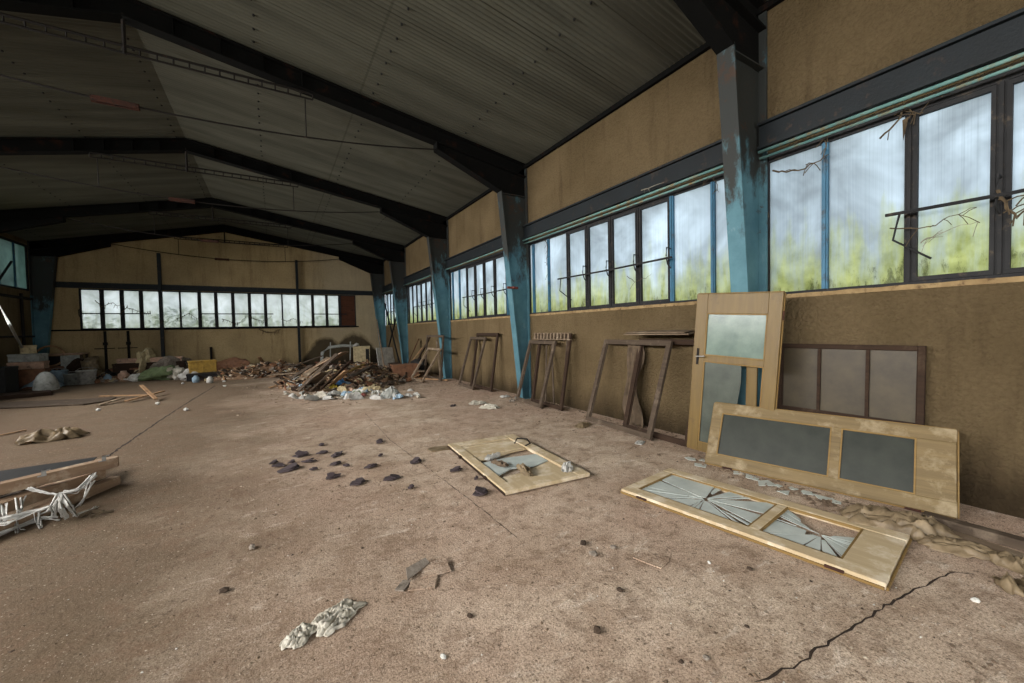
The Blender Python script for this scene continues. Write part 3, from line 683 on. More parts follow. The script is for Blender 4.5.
sheet('plastic_bag', M['film_grey'], .22, .16, .045, 6, (fl(299,638).x, fl(299,638).y, 0), .7, 'small crumpled translucent plastic scrap at the lower left of the foreground bag', 'plastic bag', 'plastic bags in the foreground', n=32, ridge=5.5, ragged=.45)
sheet('cloth_rag', M['film_tan'], .42, .22, .07, 7, fl(583, 426), .3, 'pale rumpled rag on the floor left of the largest empty frame', 'rag', n=18)
sheet('cloth_rag', M['film_tan'], .85, .34, .22, 8, fl(52, 440), .2, 'dirty rag lying alone on the dark left part of the floor', 'rag', n=18)
sheet('paper_scrap', M['film_white'], .24, .14, .02, 9, fl(640, 443), .5, 'flat white scrap at the foot of the largest empty frame', 'paper scrap')
# hanging brown cloth behind the large frame
m = MB(); vs = []; fs = []; nz, ny = 22, 12
for i in range(nz+1):
    z = i/nz; wdt = .16 + .05*math.sin(z*9) - .05*z
    for j in range(ny+1):
        v = j/ny*2-1; x = .03*math.sin(v*9+z*4)+.02*noise.noise((v*3, z*5, 1)); vs.append((x-.05*(1-z), v*wdt+.06*math.sin(z*5)-.10*(1-z), z*1.30))
for i in range(nz):
    for j in range(ny): a = i*(ny+1)+j; fs.append((a, a+1, a+ny+2, a+ny+1))
m.add(vs, fs); o = m.build('hanging_cloth', M['cloth'], smooth=True); s = o.modifiers.new('t', 'SOLIDIFY'); s.thickness = .012
tag(place(o, (4.97, 4.52, .02)), 'dark brown cloth hanging in folds behind the largest empty frame', 'cloth')
# ---------------------------------------------------------------- second flat panel, broken
o = thing('wooden_door', 'old grey wooden door panel lying flat in the middle of the floor, broken open', 'door', matrix=frame_matrix((2.00, 5.08, .012), (-.08, -1, 0), (1, -.08, 0)))
LL, WW, t = 1.81, 1.0, .04
for c, d in ((0, .115), (WW-.14, WW)): m = MB(); m.box(-.03, LL, c, d, 0, t); m.build('stile', M['pale_door'], o, bevel=.004)
for a, b in ((-.03, .13), (LL-.22, LL)): m = MB(); m.box(a, b, .115, WW-.14, .001, t-.002); m.build('rail', M['pale_door'], o, bevel=.003)
for a, b in ((.145, .225), (.24, .62)): m = MB(); m.box(a, b, .118, WW-.155, .004, t-.012); m.build('panel_board', M['pale_door'], o, bevel=.003)
for poly, z in (([(.62,.118),(.62,.845),(.66,.845),(.68,.62),(.74,.44),(.80,.118)], .0), ([(.90,.118),(.86,.42),(.92,.845),(1.20,.845),(1.28,.60),(1.22,.35),(1.36,.118)], .004), ([(1.42,.118),(1.40,.40),(1.30,.66),(1.22,.845),(1.60,.845),(1.60,.118)], .0)):
    m = MB(); m.prism(poly, .006+z, .020+z); m.build('broken_panel', M['pale_door'] if z == 0 else M['shard'], o)
m = MB(); m.box(-.02, LL, -.012, 0, 0, .02); m.box(.5, .56, -.03, .0, .0, .03); m.box(1.3, 1.36, -.02, 0, 0, .03); m.build('hinge_edge', M['dark_wood'], o)
m = MB(); m.tube([(.42, .80, t), (.38, .86, t+.05), (.50, .95, t+.06), (.62, .93, t+.03), (.60, .86, t)], .010, 6); q = m.build('bent_strap', M['rust_dark'], o)
for k, (u, v, w, d, h, mt, lb) in enumerate(((.82,.30,.30,.10,.07,'film_white','white crumpled scrap in the hole at the left of the grey door panel'), (1.58,.86,.26,.15,.09,'film_white','white crumpled plastic on the near right corner of the grey door panel'), (1.40,.42,.42,.13,.08,'film_tan','twisted brown scrap on the near half of the grey door panel'), (1.08,.28,.3,.12,.06,'cloth','dark curled scrap across the middle of the grey door panel'))):
    sheet('scrap', M[mt], w, d, h, 20+k, (2.0-.08*u+v, 5.08-u-.08*v, .045), .3+k*.5, lb, 'scrap', n=12, ridge=2)
# glass splinters between the doors
rg = random.Random(11)
for k, (px, py) in enumerate(((690,459),(706,461),(716,464),(728,468),(738,473),(752,478),(765,483),(778,486),(792,489),(806,493),(822,498),(838,503),(700,466),(785,493))):
    m = MB(); r = rg.uniform(.05, .11); a0 = rg.uniform(0, 6); nn = rg.choice((3,4,4,5))
    m.prism([(math.cos(a0+i*6.28/nn)*r*rg.uniform(.5,1.2), math.sin(a0+i*6.28/nn)*r*rg.uniform(.5,1.2)) for i in range(nn)], 0, .004)
    o = m.build('glass_shard', M['shard']); p = fl(px, py); tag(place(o, (p.x, p.y, .004), (rg.uniform(-.03,.03), rg.uniform(-.03,.03), 0)), 'flat broken glass shard on the floor between the flat and sideways doors', 'glass shard', 'glass shards between the doors')
# ---------------------------------------------------------------- slate fragments, small rubble lying singly
slate = [(-.04,5.71,.10),(.11,5.34,.21),(.27,5.85,.17),(.32,5.52,.12),(.35,5.16,.09),(.54,6.23,.08),(.51,5.81,.12),(.65,5.61,.15),(.59,5.22,.12),(.51,4.76,.14),(.69,5.08,.07),(.72,4.43,.16),(.94,4.88,.14),(1.26,5.85,.09),(1.13,5.23,.06),(1.07,4.36,.15),(1.44,4.75,.15),(1.73,4.19,.12),(1.81,3.82,.06),(1.15,3.98,.06),(1.69,3.46,.16),(1.28,5.95,.11),(.0,5.55,.12),(.15,5.6,.08)]
slate_lb = ['leftmost small', 'largest', 'broad upper left', 'small flat', 'narrow near-left', 'tiny farthest', 'small chip left of', 'mid-sized central', 'curled central', 'thick near-centre', 'tiny central', 'broad nearest', 'ridged', 'tall upper', 'tiny crumb-like', 'long thin near', 'wide right-hand', 'small right-hand', 'tiny lone', 'tiny near', 'folded purple', 'upper right', 'second leftmost', 'thin left-hand']
for k, (x, y, r) in enumerate(slate):
    r *= .8; rg = random.Random(100+k); nn = rg.choice((5,6,7)); m = MB(); a0 = rg.uniform(0, 6)
    pts = [(math.cos(a0+i*6.28/nn)*r*rg.uniform(.55,1.1), math.sin(a0+i*6.28/nn)*r*.55*rg.uniform(.6,1.1)) for i in range(nn)]
    m.prism(pts, 0, .012)
    m.prism([(p[0]*.6+r*.15, p[1]*.7) for p in pts], .010, .026, Matrix.Rotation(rg.uniform(-.25,.25), 4, 'X') @ Matrix.Rotation(rg.uniform(-.3,.3), 4, 'Y'))
    if k in (2, 9, 13, 20): m.prism([(p[0]*.5-r*.2, p[1]*.8) for p in pts], .0, .010, Matrix.Translation((0,0,.03)) @ Matrix.Rotation(.5, 4, 'X'))
    o = m.build('slate_fragment', M['slate']); place(o, (x, y, .012), (rg.uniform(-.08,.08), rg.uniform(-.08,.08), rg.uniform(-.5,.9)))
    tag(o, None, 'slate fragment', 'slate fragments on the floor')
    o['label'] = ('purple slate fragment lying on the near left edge line of the grey door panel' if k == 20 else slate_lb[k] + ' purple-grey slate fragment of those scattered on the mid floor')
# broken tile in the foreground
o = thing('broken_tile', 'thin broken grey tile with lifted splinters in the near foreground', 'tile', fl(425, 579))
for k, (pts, z, rx, mt) in enumerate((([(-.13,-.07),(.02,-.13),(.10,.02),(-.06,.08)], .004, .0, 'chips'), ([(-.03,.0),(.16,-.06),(.20,.07),(.05,.11)], .012, .10, 'chips'), ([(-.10,.05),(.10,.07),(.12,.13),(-.04,.14)], .018, .12, 'mortar'), ([(-.16,.04),(-.06,.06),(-.07,.12),(-.17,.10)], .010, -.10, 'mortar'))):
    m = MB(); m.prism(pts, 0, .009); p = m.build('piece', M['floor'] if mt == 'chips' else M[mt], o); place(p, (0,0,z), (rx, 0, .2*k))
rg = random.Random(21)
def stone(px, py, s, label, mat='mortar'):
    m = MB(); bm = bmesh.new(); bmesh.ops.create_icosphere(bm, subdivisions=1, radius=s)
    r = random.Random(px)
    for v in bm.verts: v.co = Vector((v.co.x*r.uniform(.8,1.3), v.co.y*r.uniform(.6,1), v.co.z*r.uniform(.4,.8)))
    me = bpy.data.meshes.new('stone'); bm.to_mesh(me); bm.free(); me.materials.append(M[mat]); zmin = min(v.co.z for v in me.vertices)
    o = bpy.data.objects.new('stone', me); C.objects.link(o); p = fl(px, py); place(o, (p.x, p.y, -zmin-.002), (0,0,r.uniform(0,3))); return tag(o, label, 'stone')
for px, py, s, lb, mt in ((470,617,.022,'dark lump of debris on the bare foreground floor right of the broken tile','clod'), (593,556,.035,'curled grey plaster lump on the floor left of the flat door','mortar'), (613,549,.025,'small grey stone beside the curled plaster lump','mortar'), (620,592,.024,'dark clod on the foreground floor below the curled plaster lump','clod'), (597,632,.028,'dark clod nearest the bottom edge right of centre','clod'), (750,570,.022,'small black clod on the floor beside the flat door','clod'), (709,563,.014,'tiny white stone between the plaster lump and the flat door','white'), (975,602,.022,'white stone near the floor crack at the right','white'), (706,659,.02,'grey pebble near the bottom edge left of the crack','mortar'), (224,592,.030,'dark clod on the left foreground floor','clod'), (252,549,.03,'flat grey stone on the floor left of centre','mortar'), (443,658,.018,'pale pebble near the bottom edge in the centre','white'), (583,545,.03,'short dark splinter-like clod above the plaster lump','clod')):
    stone(px, py, s, lb, mt)
# floor slab flake
m = MB(); m.prism([(-.17,-.09),(-.05,-.12),(.10,-.11),(.15,-.03),(.19,.02),(.12,.11),(.02,.08),(-.13,.10),(-.15,.02)], 0, .006); p = fl(652, 553); tag(place(m.build('concrete_flake', M['floor']), (p.x, p.y, .0), (0,.02,.5)), 'flat concrete flake lifting from the floor left of the flat door', 'flake')
m = MB(); m.prism([(-.14,-.08),(.12,-.10),(.16,.05),(-.05,.12),(-.16,.06)], 0, .012); p = fl(440, 449); tag(place(m.build('plaster_flake', M['film_tan']), (p.x, p.y, 0)), 'pale flat flake on the floor left of the grey door panel', 'flake')
# ---------------------------------------------------------------- long timbers at the right
plank('timber', (4.42, 1.02, .035), (4.42, .05, .035), .09, .07, M['old_wood'], 'long dark timber on the floor along the wall at the right edge', 'timber')
plank('board', (4.24, .86, .018), (4.12, .10, .018), .16, .025, M['grey_wood'], 'thin grey board lying beside the long dark timber at the right edge', 'board')
# ---------------------------------------------------------------- timber stack with film at the left
def stack_timber(p0, z0, p1, z1, w, h, mt, lb):
    a, b = fl(*p0, z0), fl(*p1, z1); a = b + (a-b).normalized()*2.9; a.z = z0 + (z0-z1)*.5
    return plank('timber', a, b, w, h, M[mt], lb, 'timber', 'timbers of the left stack')
stack_timber((17,486), .27, (116,461), .29, .10, .10, 'red_wood', 'top reddish timber of the stack at the left edge')
stack_timber((40,512), .05, (116,480), .05, .10, .09, 'red_wood', 'lowest front timber of the stack at the left edge')
stack_timber((30,497), .155, (100,473), .155, .14, .10, 'red_wood', 'middle timber of the stack at the left edge, under the top one')
stack_timber((20,485), .05, (96,466), .05, .12, .10, 'dark_wood', 'dark rear timber at the bottom of the stack at left edge')
stack_timber((-30,515), .15, (20,496), .16, .09, .09, 'old_wood', 'short brown timber under the plastic film at the left edge')
A = fl(97,457,.213); B = fl(0,471,.213); ux = (B-A).normalized(); uy = Vector((-ux.y, ux.x, 0)); uy = uy if uy.y < 0 else -uy
m = MB(); m.add([q + Vector((0,0,zz)) for zz in (-.003,.003) for q in (A, A+ux*2.3, A+ux*2.3+uy*.62, A+uy*.62)], [(0,3,2,1),(4,5,6,7),(0,1,5,4),(1,2,6,5),(2,3,7,6),(3,0,4,7)])
tag(m.build('black_sheet', M['black'], bevel=.002), 'thin black sheet under the top timber of the left stack', 'sheet')
for px, py, lb in ((104,461,'small pale clip on the end of the top left timber'), (44,476,'small pale clip midway on the top left timber')):
    m = MB(); m.box(-.015,.015,-.006,.006,0,.055); m.box(-.015,.04,-.006,.006,.045,.055); m.box(-.04,.015,-.012,.012,0,.006)
    p = fl(px, py, .34); tag(place(m.build('metal_clip', M['chrome']), p, (0,0,.3)), lb, 'clip')
def ribbon(m, pts, w, seed, twist=1.2):
    k = len(pts); rr = random.Random(seed); n = 18; P = []
    for i in range(n+1):
        t = i/n*(k-1); j = min(int(t), k-2); f = t-j; f = f*f*(3-2*f); P.append(Vector(pts[j]).lerp(Vector(pts[j+1]), f) + Vector((0,0,.008*noise.noise((i*.4,seed,0)))))
    vs = []; c = 6
    for i, p in enumerate(P):
        t = (P[min(i+1,n)]-P[max(i-1,0)]).normalized(); a = seed+.35*i/n; s = t.cross(Vector((0,0,1))).normalized(); u = s.cross(t); ww = w*(.5+.9*abs(noise.noise((i*.35, seed*3.1, 2))))
        for j in range(c+1):
            v = j/c*2-1; q = p + (s*math.cos(a)+u*math.sin(a))*v*ww + (u*math.cos(a)-s*math.sin(a))*(.006*math.sin(v*9+seed)); q.z = max(q.z, .006); vs.append(q)
    m.add(vs, [(i*(c+1)+j, i*(c+1)+j+1, (i+1)*(c+1)+j+1, (i+1)*(c+1)+j) for i in range(n) for j in range(c)])
m = MB()
def at(px, py, z): return fl(px, py, z)
knot = at(61, 494, .24)
for i, (pts, w) in enumerate(([at(28,490,.26), at(45,493,.25), knot, at(80,486,.28), at(95,473,.34)], .030), ) if False else enumerate((
    ([at(26,489,.27), at(44,493,.25), knot], .028), ([knot, at(80,488,.27), at(94,473,.36)], .040), ([knot, at(78,491,.24), at(93,476,.34)], .030),
    ([knot, at(56,505,.16), at(55,517,.02)], .035), ([knot, at(62,508,.14), at(66,519,.02)], .05), ([knot, at(68,506,.15), at(77,517,.01)], .035), ([knot, at(58,500,.18), at(46,512,.06), at(30,516,.05)], .03),
    ([at(92,482,.26), at(84,498,.10), at(78,506,.03)], .022), ([at(77,516,.01), at(88,511,.02), at(96,507,.01)], .018),
    ([at(-20,528,.08), at(10,522,.12), at(30,514,.14), at(50,506,.18)], .05), ([at(-20,522,.14), at(14,516,.15), at(48,508,.14)], .05), ([at(-20,538,.05), at(10,528,.06), at(38,519,.03), at(60,519,.01)], .04), ([at(-10,540,.02), at(16,528,.03), at(40,520,.02)], .03),
    ([at(2,505,.20), at(4,515,.15), at(6,522,.1)], .03), ([at(21,498,.22), at(22,508,.18), at(17,518,.08)], .03), ([at(34,512,.12), at(36,522,.03), at(40,529,.004)], .012), ([at(17,520,.08), at(18,528,.03), at(18,533,.004)], .010))):
    ribbon(m, pts, w*.36, i*1.7); ribbon(m, [q + Vector((.03*math.cos(i*5+j), .03*math.sin(i+j*2), .01*math.cos(j*3))) for j, q in enumerate(pts)], w*.22, i*1.3+4); ribbon(m, [q + Vector((.02*math.sin(i*3+j), .03*math.cos(i*2+j), .015*math.sin(j*5+i))) for j, q in enumerate(pts)], w*.28, i*2.3+1)
o = m.build('plastic_film', M['film_white'], smooth=True); s = o.modifiers.new('t', 'SOLIDIFY'); s.thickness = .003
tag(o, 'torn white plastic film strung over the left timber stack', 'plastic film')
m = MB(); m.tube([fl(90,518)+Vector((0,0,.012)), fl(100,515)+Vector((0,0,.02)), fl(114,512)+Vector((0,0,.012))], .010, 6); m.tube([fl(80,518)+Vector((0,0,.02)), fl(92,514)+Vector((0,0,.03)), fl(104,513)+Vector((0,0,.015))], .014, 6)
tag(m.build('twig', M['dry']), 'forked dry stick on the floor beside the white film', 'stick')
# ---------------------------------------------------------------- planks on the left floor
v = lambda px, py, z=.02: fl(px, py, z)
plank('board', v(-30,407), v(100,401), 1.0, .03, M['old_wood'], 'wide dark board lying flat on the left floor behind the crossed planks', 'board')
plank('plank', v(98,405,.03), v(123,398,.09), .12, .03, M['grey_wood'], 'short grey plank on the end of the wide dark board', 'plank')
plank('plank', v(100,396,.06), v(150,395,.07), .07, .03, M['tan_wood'], 'thin level plank behind the crossed planks on the left floor', 'plank')
plank('plank', v(126,401,.05), v(164,391,.10), .08, .03, M['tan_wood'], 'long sloping plank of the crossed planks on the left floor', 'plank')
plank('plank', v(141,385,.38), v(156,399,.06), .08, .03, M['tan_wood'], 'short plank lying across the other planks on the left floor', 'plank')
plank('slat', v(-10,437), v(26,430), .05, .015, M['tan_wood'], 'pale curved slat at the left edge of the floor', 'slat')
plank('board', v(-5,397,.06), v(52,392,.06), .9, .10, M['dark_wood'], 'low dark slab of boards under the pale cone at far left', 'board')
plank('board', v(34,383,.05), v(190,376,.05), .35, .10, M['old_wood'], 'long low plank edge in front of the junk along the far left wall', 'board')
m = MB(); m.lathe([(.27,0),(.265,.08),(.24,.24),(.18,.40),(.10,.50),(.02,.53)], 14); o = m.build('pale_hood', M['palegrey'], smooth=True); p = v(44,390,.11); tag(place(o, (p.x, p.y+.15, .11), (.1,.0,0)), 'pale rounded plastic hood standing on the dark boards at far left', 'hood')
# ---------------------------------------------------------------- junk along the back wall, left
v = lambda px, py, z=0.0: fl(px, py, z, 20.6)
def bucket(px, py, r, h, mat, label):
    o = thing('bucket', label, 'bucket', fl(px, py, 0, 19.6), group='buckets by the back wall'); m = MB()
    m.lathe([(.001,.01),(r*.78,.0),(r,h),(r*1.06,h),(r*1.06,h+.02),(r*.95,h+.02),(r*.74,.03),(.001,.03)], 16); m.build('body', M[mat], o, smooth=True)
    m = MB(); m.tube([(r*math.cos(a), .02, h+r*.45*math.sin(a)) for a in [i*math.pi/8 for i in range(9)]], .01, 5); m.build('handle', M['chrome'], o); return o
bucket(59, 382, .22, .50, 'ltblue', 'pale blue bucket beside the hoop-backed chair at the back left')
bucket(71, 381.5, .20, .36, 'palegrey', 'grey bucket second from the hoop-backed chair at back left')
bucket(87, 381, .26, .46, 'white', 'widest white bucket right of the grey ones at back left')
bucket(79, 381, .15, .26, 'palegrey', 'small grey tub between the grey and the white bucket')
# chair with a round hoop back
o = thing('hoop_chair', 'wooden chair with a round hoop back beside the pale blue bucket', 'chair', fl(51, 380, 0, 20.9))
m = MB(); m.tube([(.36*math.cos(a), .05, .98+.36*math.sin(a)) for a in [i*math.pi/10 for i in range(21)]], .035, 6); m.build('hoop_back', M['tan_wood'], o, smooth=True)
m = MB(); m.lathe([(.001,.50),(.33,.50),(.36,.54),(.33,.60),(.001,.61)], 14); m.build('seat', M['brown'], o)
m = MB(); m.tube([(-.3,.05,1.0),(.3,.05,1.0)], .03, 5); m.build('crossbar', M['tan_wood'], o)
for a, b in ((-.22,-.2),(.22,-.2),(-.22,.2),(.22,.2)): m = MB(); m.tube([(a,b,.52),(a*1.2,b*1.2,0)], .028, 6); m.build('leg', M['tan_wood'], o)
# small table with a pale panel
o = thing('small_table', 'dark small table with a pale panel behind the buckets', 'table', fl(66, 374, 0, 21.2))
m = MB(); m.box(-.55,.55,-.3,.3,1.0,1.05); m.build('top', M['pink'], o, bevel=.01)
for a in (-.5,.5):
    for b in (-.25,.25): m = MB(); m.box(a-.03,a+.03,b-.03,b+.03,0,1.0); m.build('leg', M['old_wood'], o)
m = MB(); m.box(-.03,.46,-.29,-.26,.1,.98); m.build('side_panel', M['palegrey'], o)
m = MB(); m.box(-.48,-.05,-.25,.25,.08,.98); m.build('cabinet_back', M['black'], o)
# piled boxes and shelving at the far left
def carton(px, py, w, d, h, mat, label, z=0.0, rz=.1, open_=False, dy=0, cat='box', pos=None):
    m = MB(); t = .02
    if open_: m.box(-w/2,w/2,-d/2,d/2,0,t); m.box(-w/2,-w/2+t,-d/2,d/2,0,h); m.box(w/2-t,w/2,-d/2,d/2,0,h); m.box(-w/2,w/2,-d/2,-d/2+t,0,h); m.box(-w/2,w/2,d/2-t,d/2,0,h); m.add([(-w/2,-d/2,h),(w/2,-d/2,h),(w/2,-d/2-.14,h+.10),(-w/2,-d/2-.14,h+.10)], [(0,1,2,3)])
    else:
        m.box(-w/2,w/2,-d/2,d/2,0,h); m.box(-w/2-.012,w/2+.012,-d/2-.012,d/2+.012,h-.05,h+.012); m.box(-.03,.03,-d/2-.004,d/2+.004,-.0,h+.014)
    p = v(px, py)
    if px < 40: X = max(p.x, LW+w/2+.22); q = ray(px, py); p = Vector((X, min(p.y, X*q.y/q.x), 0))
    if pos: p = Vector(pos)
    return tag(place(m.build('box', M[mat], bevel=.008), (p.x, p.y+dy, z), (0,0,rz)), label, cat)
PJ = (-6.85, 19.2, 0)
carton(25, 384, .80, .6, .62, 'brown', 'large brown box at the bottom of the far left junk pile', pos=PJ)
carton(26, 384, .76, .55, .22, 'pink', 'flat pinkish box on the large brown box, far left', z=.64, pos=PJ)
carton(27, 384, .70, .5, .24, 'palegrey', 'grey flat carton on the pinkish box, far left', z=.88, rz=-.1, pos=PJ)
carton(27, 384, .34, .3, .26, 'cream', 'small cream box on top of the far left junk pile', z=1.14, rz=.4, pos=PJ)
carton(-6, 386, .7, .8, .80, 'black', 'long black cabinet at the left edge before the far window', rz=.05, cat='cabinet')
carton(4, 386, .14, .5, .75, 'red', 'narrow red board-like box standing at the left edge', rz=.3)
m = MB(); m.add(*crumple(1.1, .7, .45, 31, 16, 1.2, .3)); o = m.build('plastic_cover', M['ltblue'], smooth=True); p = v(24, 387); tag(place(o, (p.x+.75, p.y-.9, 0), (0,0,.1)), 'pale blue plastic cover lying in front of the brown box, far left', 'cover')
# lump of bundled cloth, boards, sacks along the wall
def lump(name, px, py, w, d, h, mat, label, cat, seed, dy=0, z=0, group=None):
    bm = bmesh.new(); bmesh.ops.create_icosphere(bm, subdivisions=3, radius=.5)
    for q in bm.verts:
        n = 1 + .5*noise.noise(q.co*3.1+Vector((seed,0,0))) + .22*noise.noise(q.co*8+Vector((seed,3,0)))
        q.co = Vector((q.co.x*w*n, q.co.y*d*n, max(-.28, q.co.z)*h*n))
    me = bpy.data.meshes.new(name); bm.to_mesh(me); bm.free(); me.materials.append(M[mat]); zz = min(q.co.z for q in me.vertices)
    o = bpy.data.objects.new(name, me); C.objects.link(o); p = v(px, py); place(o, (p.x, p.y+dy, z-zz-.01), (0,0,seed)); return tag(o, label, cat, group)
lump('cloth_bundle', 92, 376, .7, .5, 1.15, 'film_tan', 'tall pale bundled cloth behind the widest white bucket', 'bundle', 2.2)
lump('cloth_bundle', 146, 372, .75, .5, 1.25, 'cream', 'tall cream bundle against the back wall left of the left post', 'bundle', 4.4)
lump('dark_sack', 80, 374, 1.0, .5, .95, 'dark_wood', 'dark heaped sack behind the buckets', 'sack', 6.1, dy=.3)
lump('dark_sack', 112, 379, .9, .6, .45, 'black', 'low black sack right of the tall cloth bundle', 'sack', 7.7)
lump('sack', 100, 381, .8, .5, .40, 'film_tan', 'low tan sack beside the widest white bucket', 'sack', 8.8)
lump('sack', 162, 380, 1.3, .7, .62, 'green', 'wide greenish grey sack in the back junk row', 'sack', 9.1)
lump('sack', 178, 379, .8, .6, .60, 'film_grey', 'pale grey sack right of the wide greenish one', 'sack', 10.4)
lump('sack', 190, 380, .7, .5, .45, 'film_white', 'white rumpled sack just left of the mustard box', 'sack', 11.7)
lump('sack', 138, 381, .5, .4, .32, 'white', 'small white sack in the middle of the back junk row', 'sack', 12.5)
lump('tarpaulin', 176, 371, 1.6, .7, .95, 'mortar', 'grey rounded tarpaulin heap against the back wall right of left post', 'tarpaulin', 13.3)
lump('rusty_heap', 236, 366, 1.5, .6, .75, 'brown', 'rusty brown heap against the back wall in the middle', 'heap', 15.2)
carton(203, 379, .80, .45, .42, 'mustard', 'mustard yellow box standing on the black crate in the back row', z=.26, rz=.2)
carton(203, 380, .9, .5, .24, 'black', 'low black crate under the mustard yellow box', open_=False)
carton(128, 378, 1.0, .5, .42, 'brown', 'brown flat case in the back junk row left of the left post', rz=-.1)
carton(152, 374, 1.9, .35, .16, 'pink', 'long pinkish board stack against the wall at the left post', z=.62, rz=.0, cat='board stack')
carton(152, 374, 2.1, .55, .60, 'dark_wood', 'dark crate under the long pinkish boards at the left post', rz=.0, cat='crate')
for k, (px, py, s, mt, lb) in enumerate(((108,381.5,.12,'ltblue','small light blue bottle-like tub in the back junk row'), (118,379,.2,'palegrey','round grey pot in the back junk row'), (124,381,.17,'pink','round pinkish pot beside the brown flat case'), (196,382.5,.11,'ltblue','light blue tub in front of the black crate'), (210,383,.10,'white','white tub at the right end of the black crate'))):
    m = MB(); m.lathe([(.001,0),(s*.8,0),(s,s*.3),(s*.95,s*1.5),(s*.55,s*1.9),(s*.5,s*2.2),(.001,s*2.2)], 12); tag(place(m.build('pot', M[mt], smooth=True), v(px, py)), lb, 'pot')
# long-stemmed wall marks: rusty pipes with clamps on the back wall
for px, lb in ((107,'left rusty pipe stub running down the back wall from the sill'), (130,'right rusty pipe stub running down the back wall from the sill')):
    p = v(px, 372); x = p.x*(YB-.05)/p.y; m = MB(); m.tube([(0,0,0),(0,0,1.86)], .045, 6); m.box(-.32,.26,-.02,.02,1.16,1.19); m.box(-.06,.06,-.06,.04,1.3,1.42); tag(place(m.build('pipe', M['rust_dark']), (x, YB-.06, 0)), lb, 'pipe', 'rusty pipes on the back wall')
p = v(212, 372); m = MB(); m.tube([(0,0,0),(0,0,1.1)], .05, 6); tag(place(m.build('pipe', M['rust_dark']), (p.x*(YB-.06)/p.y, YB-.07, 0)), 'short grey pipe low on the back wall right of the mustard box', 'pipe')
# leaning poles at the left wall
m = MB(); m.tube([(LW+.25, 19.6, 4.15), (LW+.7, 16.4, 2.2), (LW+.9, 15.0, 1.3)], .035, 6); tag(m.build('brace_rod', M['blue_dark']), 'dark diagonal brace rod in front of the far left window', 'brace')
m = MB(); m.tube([fl(24,350,1.2,20.2), fl(10,325,1.95,19.9), fl(-6,296,2.9,19.6)], .03, 6); tag(m.build('pole', M['palegrey']), 'pale pole leaning up from the junk pile at the far left', 'pole')
m = MB(); m.tube([(LW+.06, 16, 3.05), (LW+.06, 21.3, 3.05)], .05, 6); m.tube([(LW+.06, 16, 1.7), (LW+.06, 21.3, 1.7)], .035, 6); m.tube([(LW+.06, 20.6, 1.2), (LW+.06, 20.6, 3.2)], .04, 6); tag(m.build('wall_pipe', M['rust_dark']), 'dark pipework along the left wall under the far window', 'pipe')
# ---------------------------------------------------------------- the rubbish heap by the far right corner
carton(362, 365, .75, .5, .92, 'cream', 'open cream cabinet standing at the back behind the rubbish heap', rz=-.15, cat='cabinet')
m = MB(); m.box(-.08,.08,-.02,.0,.0,.8); p = v(366,365); tag(place(m.build('shaded_opening', M['black']), (p.x+.02, p.y-.34, 0), (0,0,-.15)), 'narrow black panel standing in for the dark opening of the cream cabinet', 'panel')  # black strip put in for the shade inside the cabinet's open front
sheet('plastic_bag', M['film_white'], .3, .3, .22, 41, (v(357,365).x, v(357,365).y, .94), 0, 'small white bag on top of the cream cabinet', 'plastic bag', n=10, ridge=1.4)
m = MB(); m.prism([(0,0),(.98,.0),(.96,.86),(.02,.88)], 0, .03); o = m.build('grey_panel', M['white'], bevel=.005); a = v(381,366)+Vector((-.12,0,0)); b = v(400,364)+Vector((-.12,0,0)); o.matrix_world = frame_matrix(a, Vector((b.x-a.x, b.y-a.y, 0)), (.05,.25,1)); tag(o, 'large pale grey panel leaning in the far right corner', 'panel')
carton(405, 378.5, .85, .5, .48, 'brown', 'pinkish brown box right of the heap in front of the grey panel', rz=-.1)
carton(395, 377.5, .35, .45, .5, 'dark_wood', 'dark round-edged box left against the pinkish brown box', rz=-.1)
plank('pole', v(385.5,376,.02), (v(378,366).x, v(378,366).y, 2.2), .05, .04, M['grey_wood'], 'tall thin grey pole leaning in front of the grey panel', 'pole')
plank('brace_rod', (W-.25, 17.9, .05), (W-.15, 20.9, 3.1), .06, .05, M['blue_dark'], 'dark brace rod of the far corner cross, rising to the back', 'brace', 'crossed braces in the far bay')
plank('brace_rod', (W-.22, 20.9, .05), (W-.12, 17.9, 3.1), .06, .05, M['blue_dark'], 'dark brace rod of the far corner cross, rising to the front', 'brace', 'crossed braces in the far bay')
plank('pole', (4.55, 15.2, .03), (W-.08, 14.2, 1.45), .06, .05, M['dark_wood'], 'dark pole leaning on the wall left of the tall brown frame', 'pole')
plank('plank', (4.45, 15.8, .02), (W-.10, 15.6, 1.3), .20, .03, M['brown_board'], 'short reddish brown board leaning beside the fourth column', 'plank')
plank('plank', (4.25, 15.3, .02), (W-.10, 15.2, .95), .07, .04, M['tan_wood'], 'pale slat leaning beside the short reddish brown board', 'slat')
lump('black_bag', 419, 373, .7, .5, .65, 'black', 'black bag slumped against the wall behind the pale sloping frame', 'bag', 21.0)
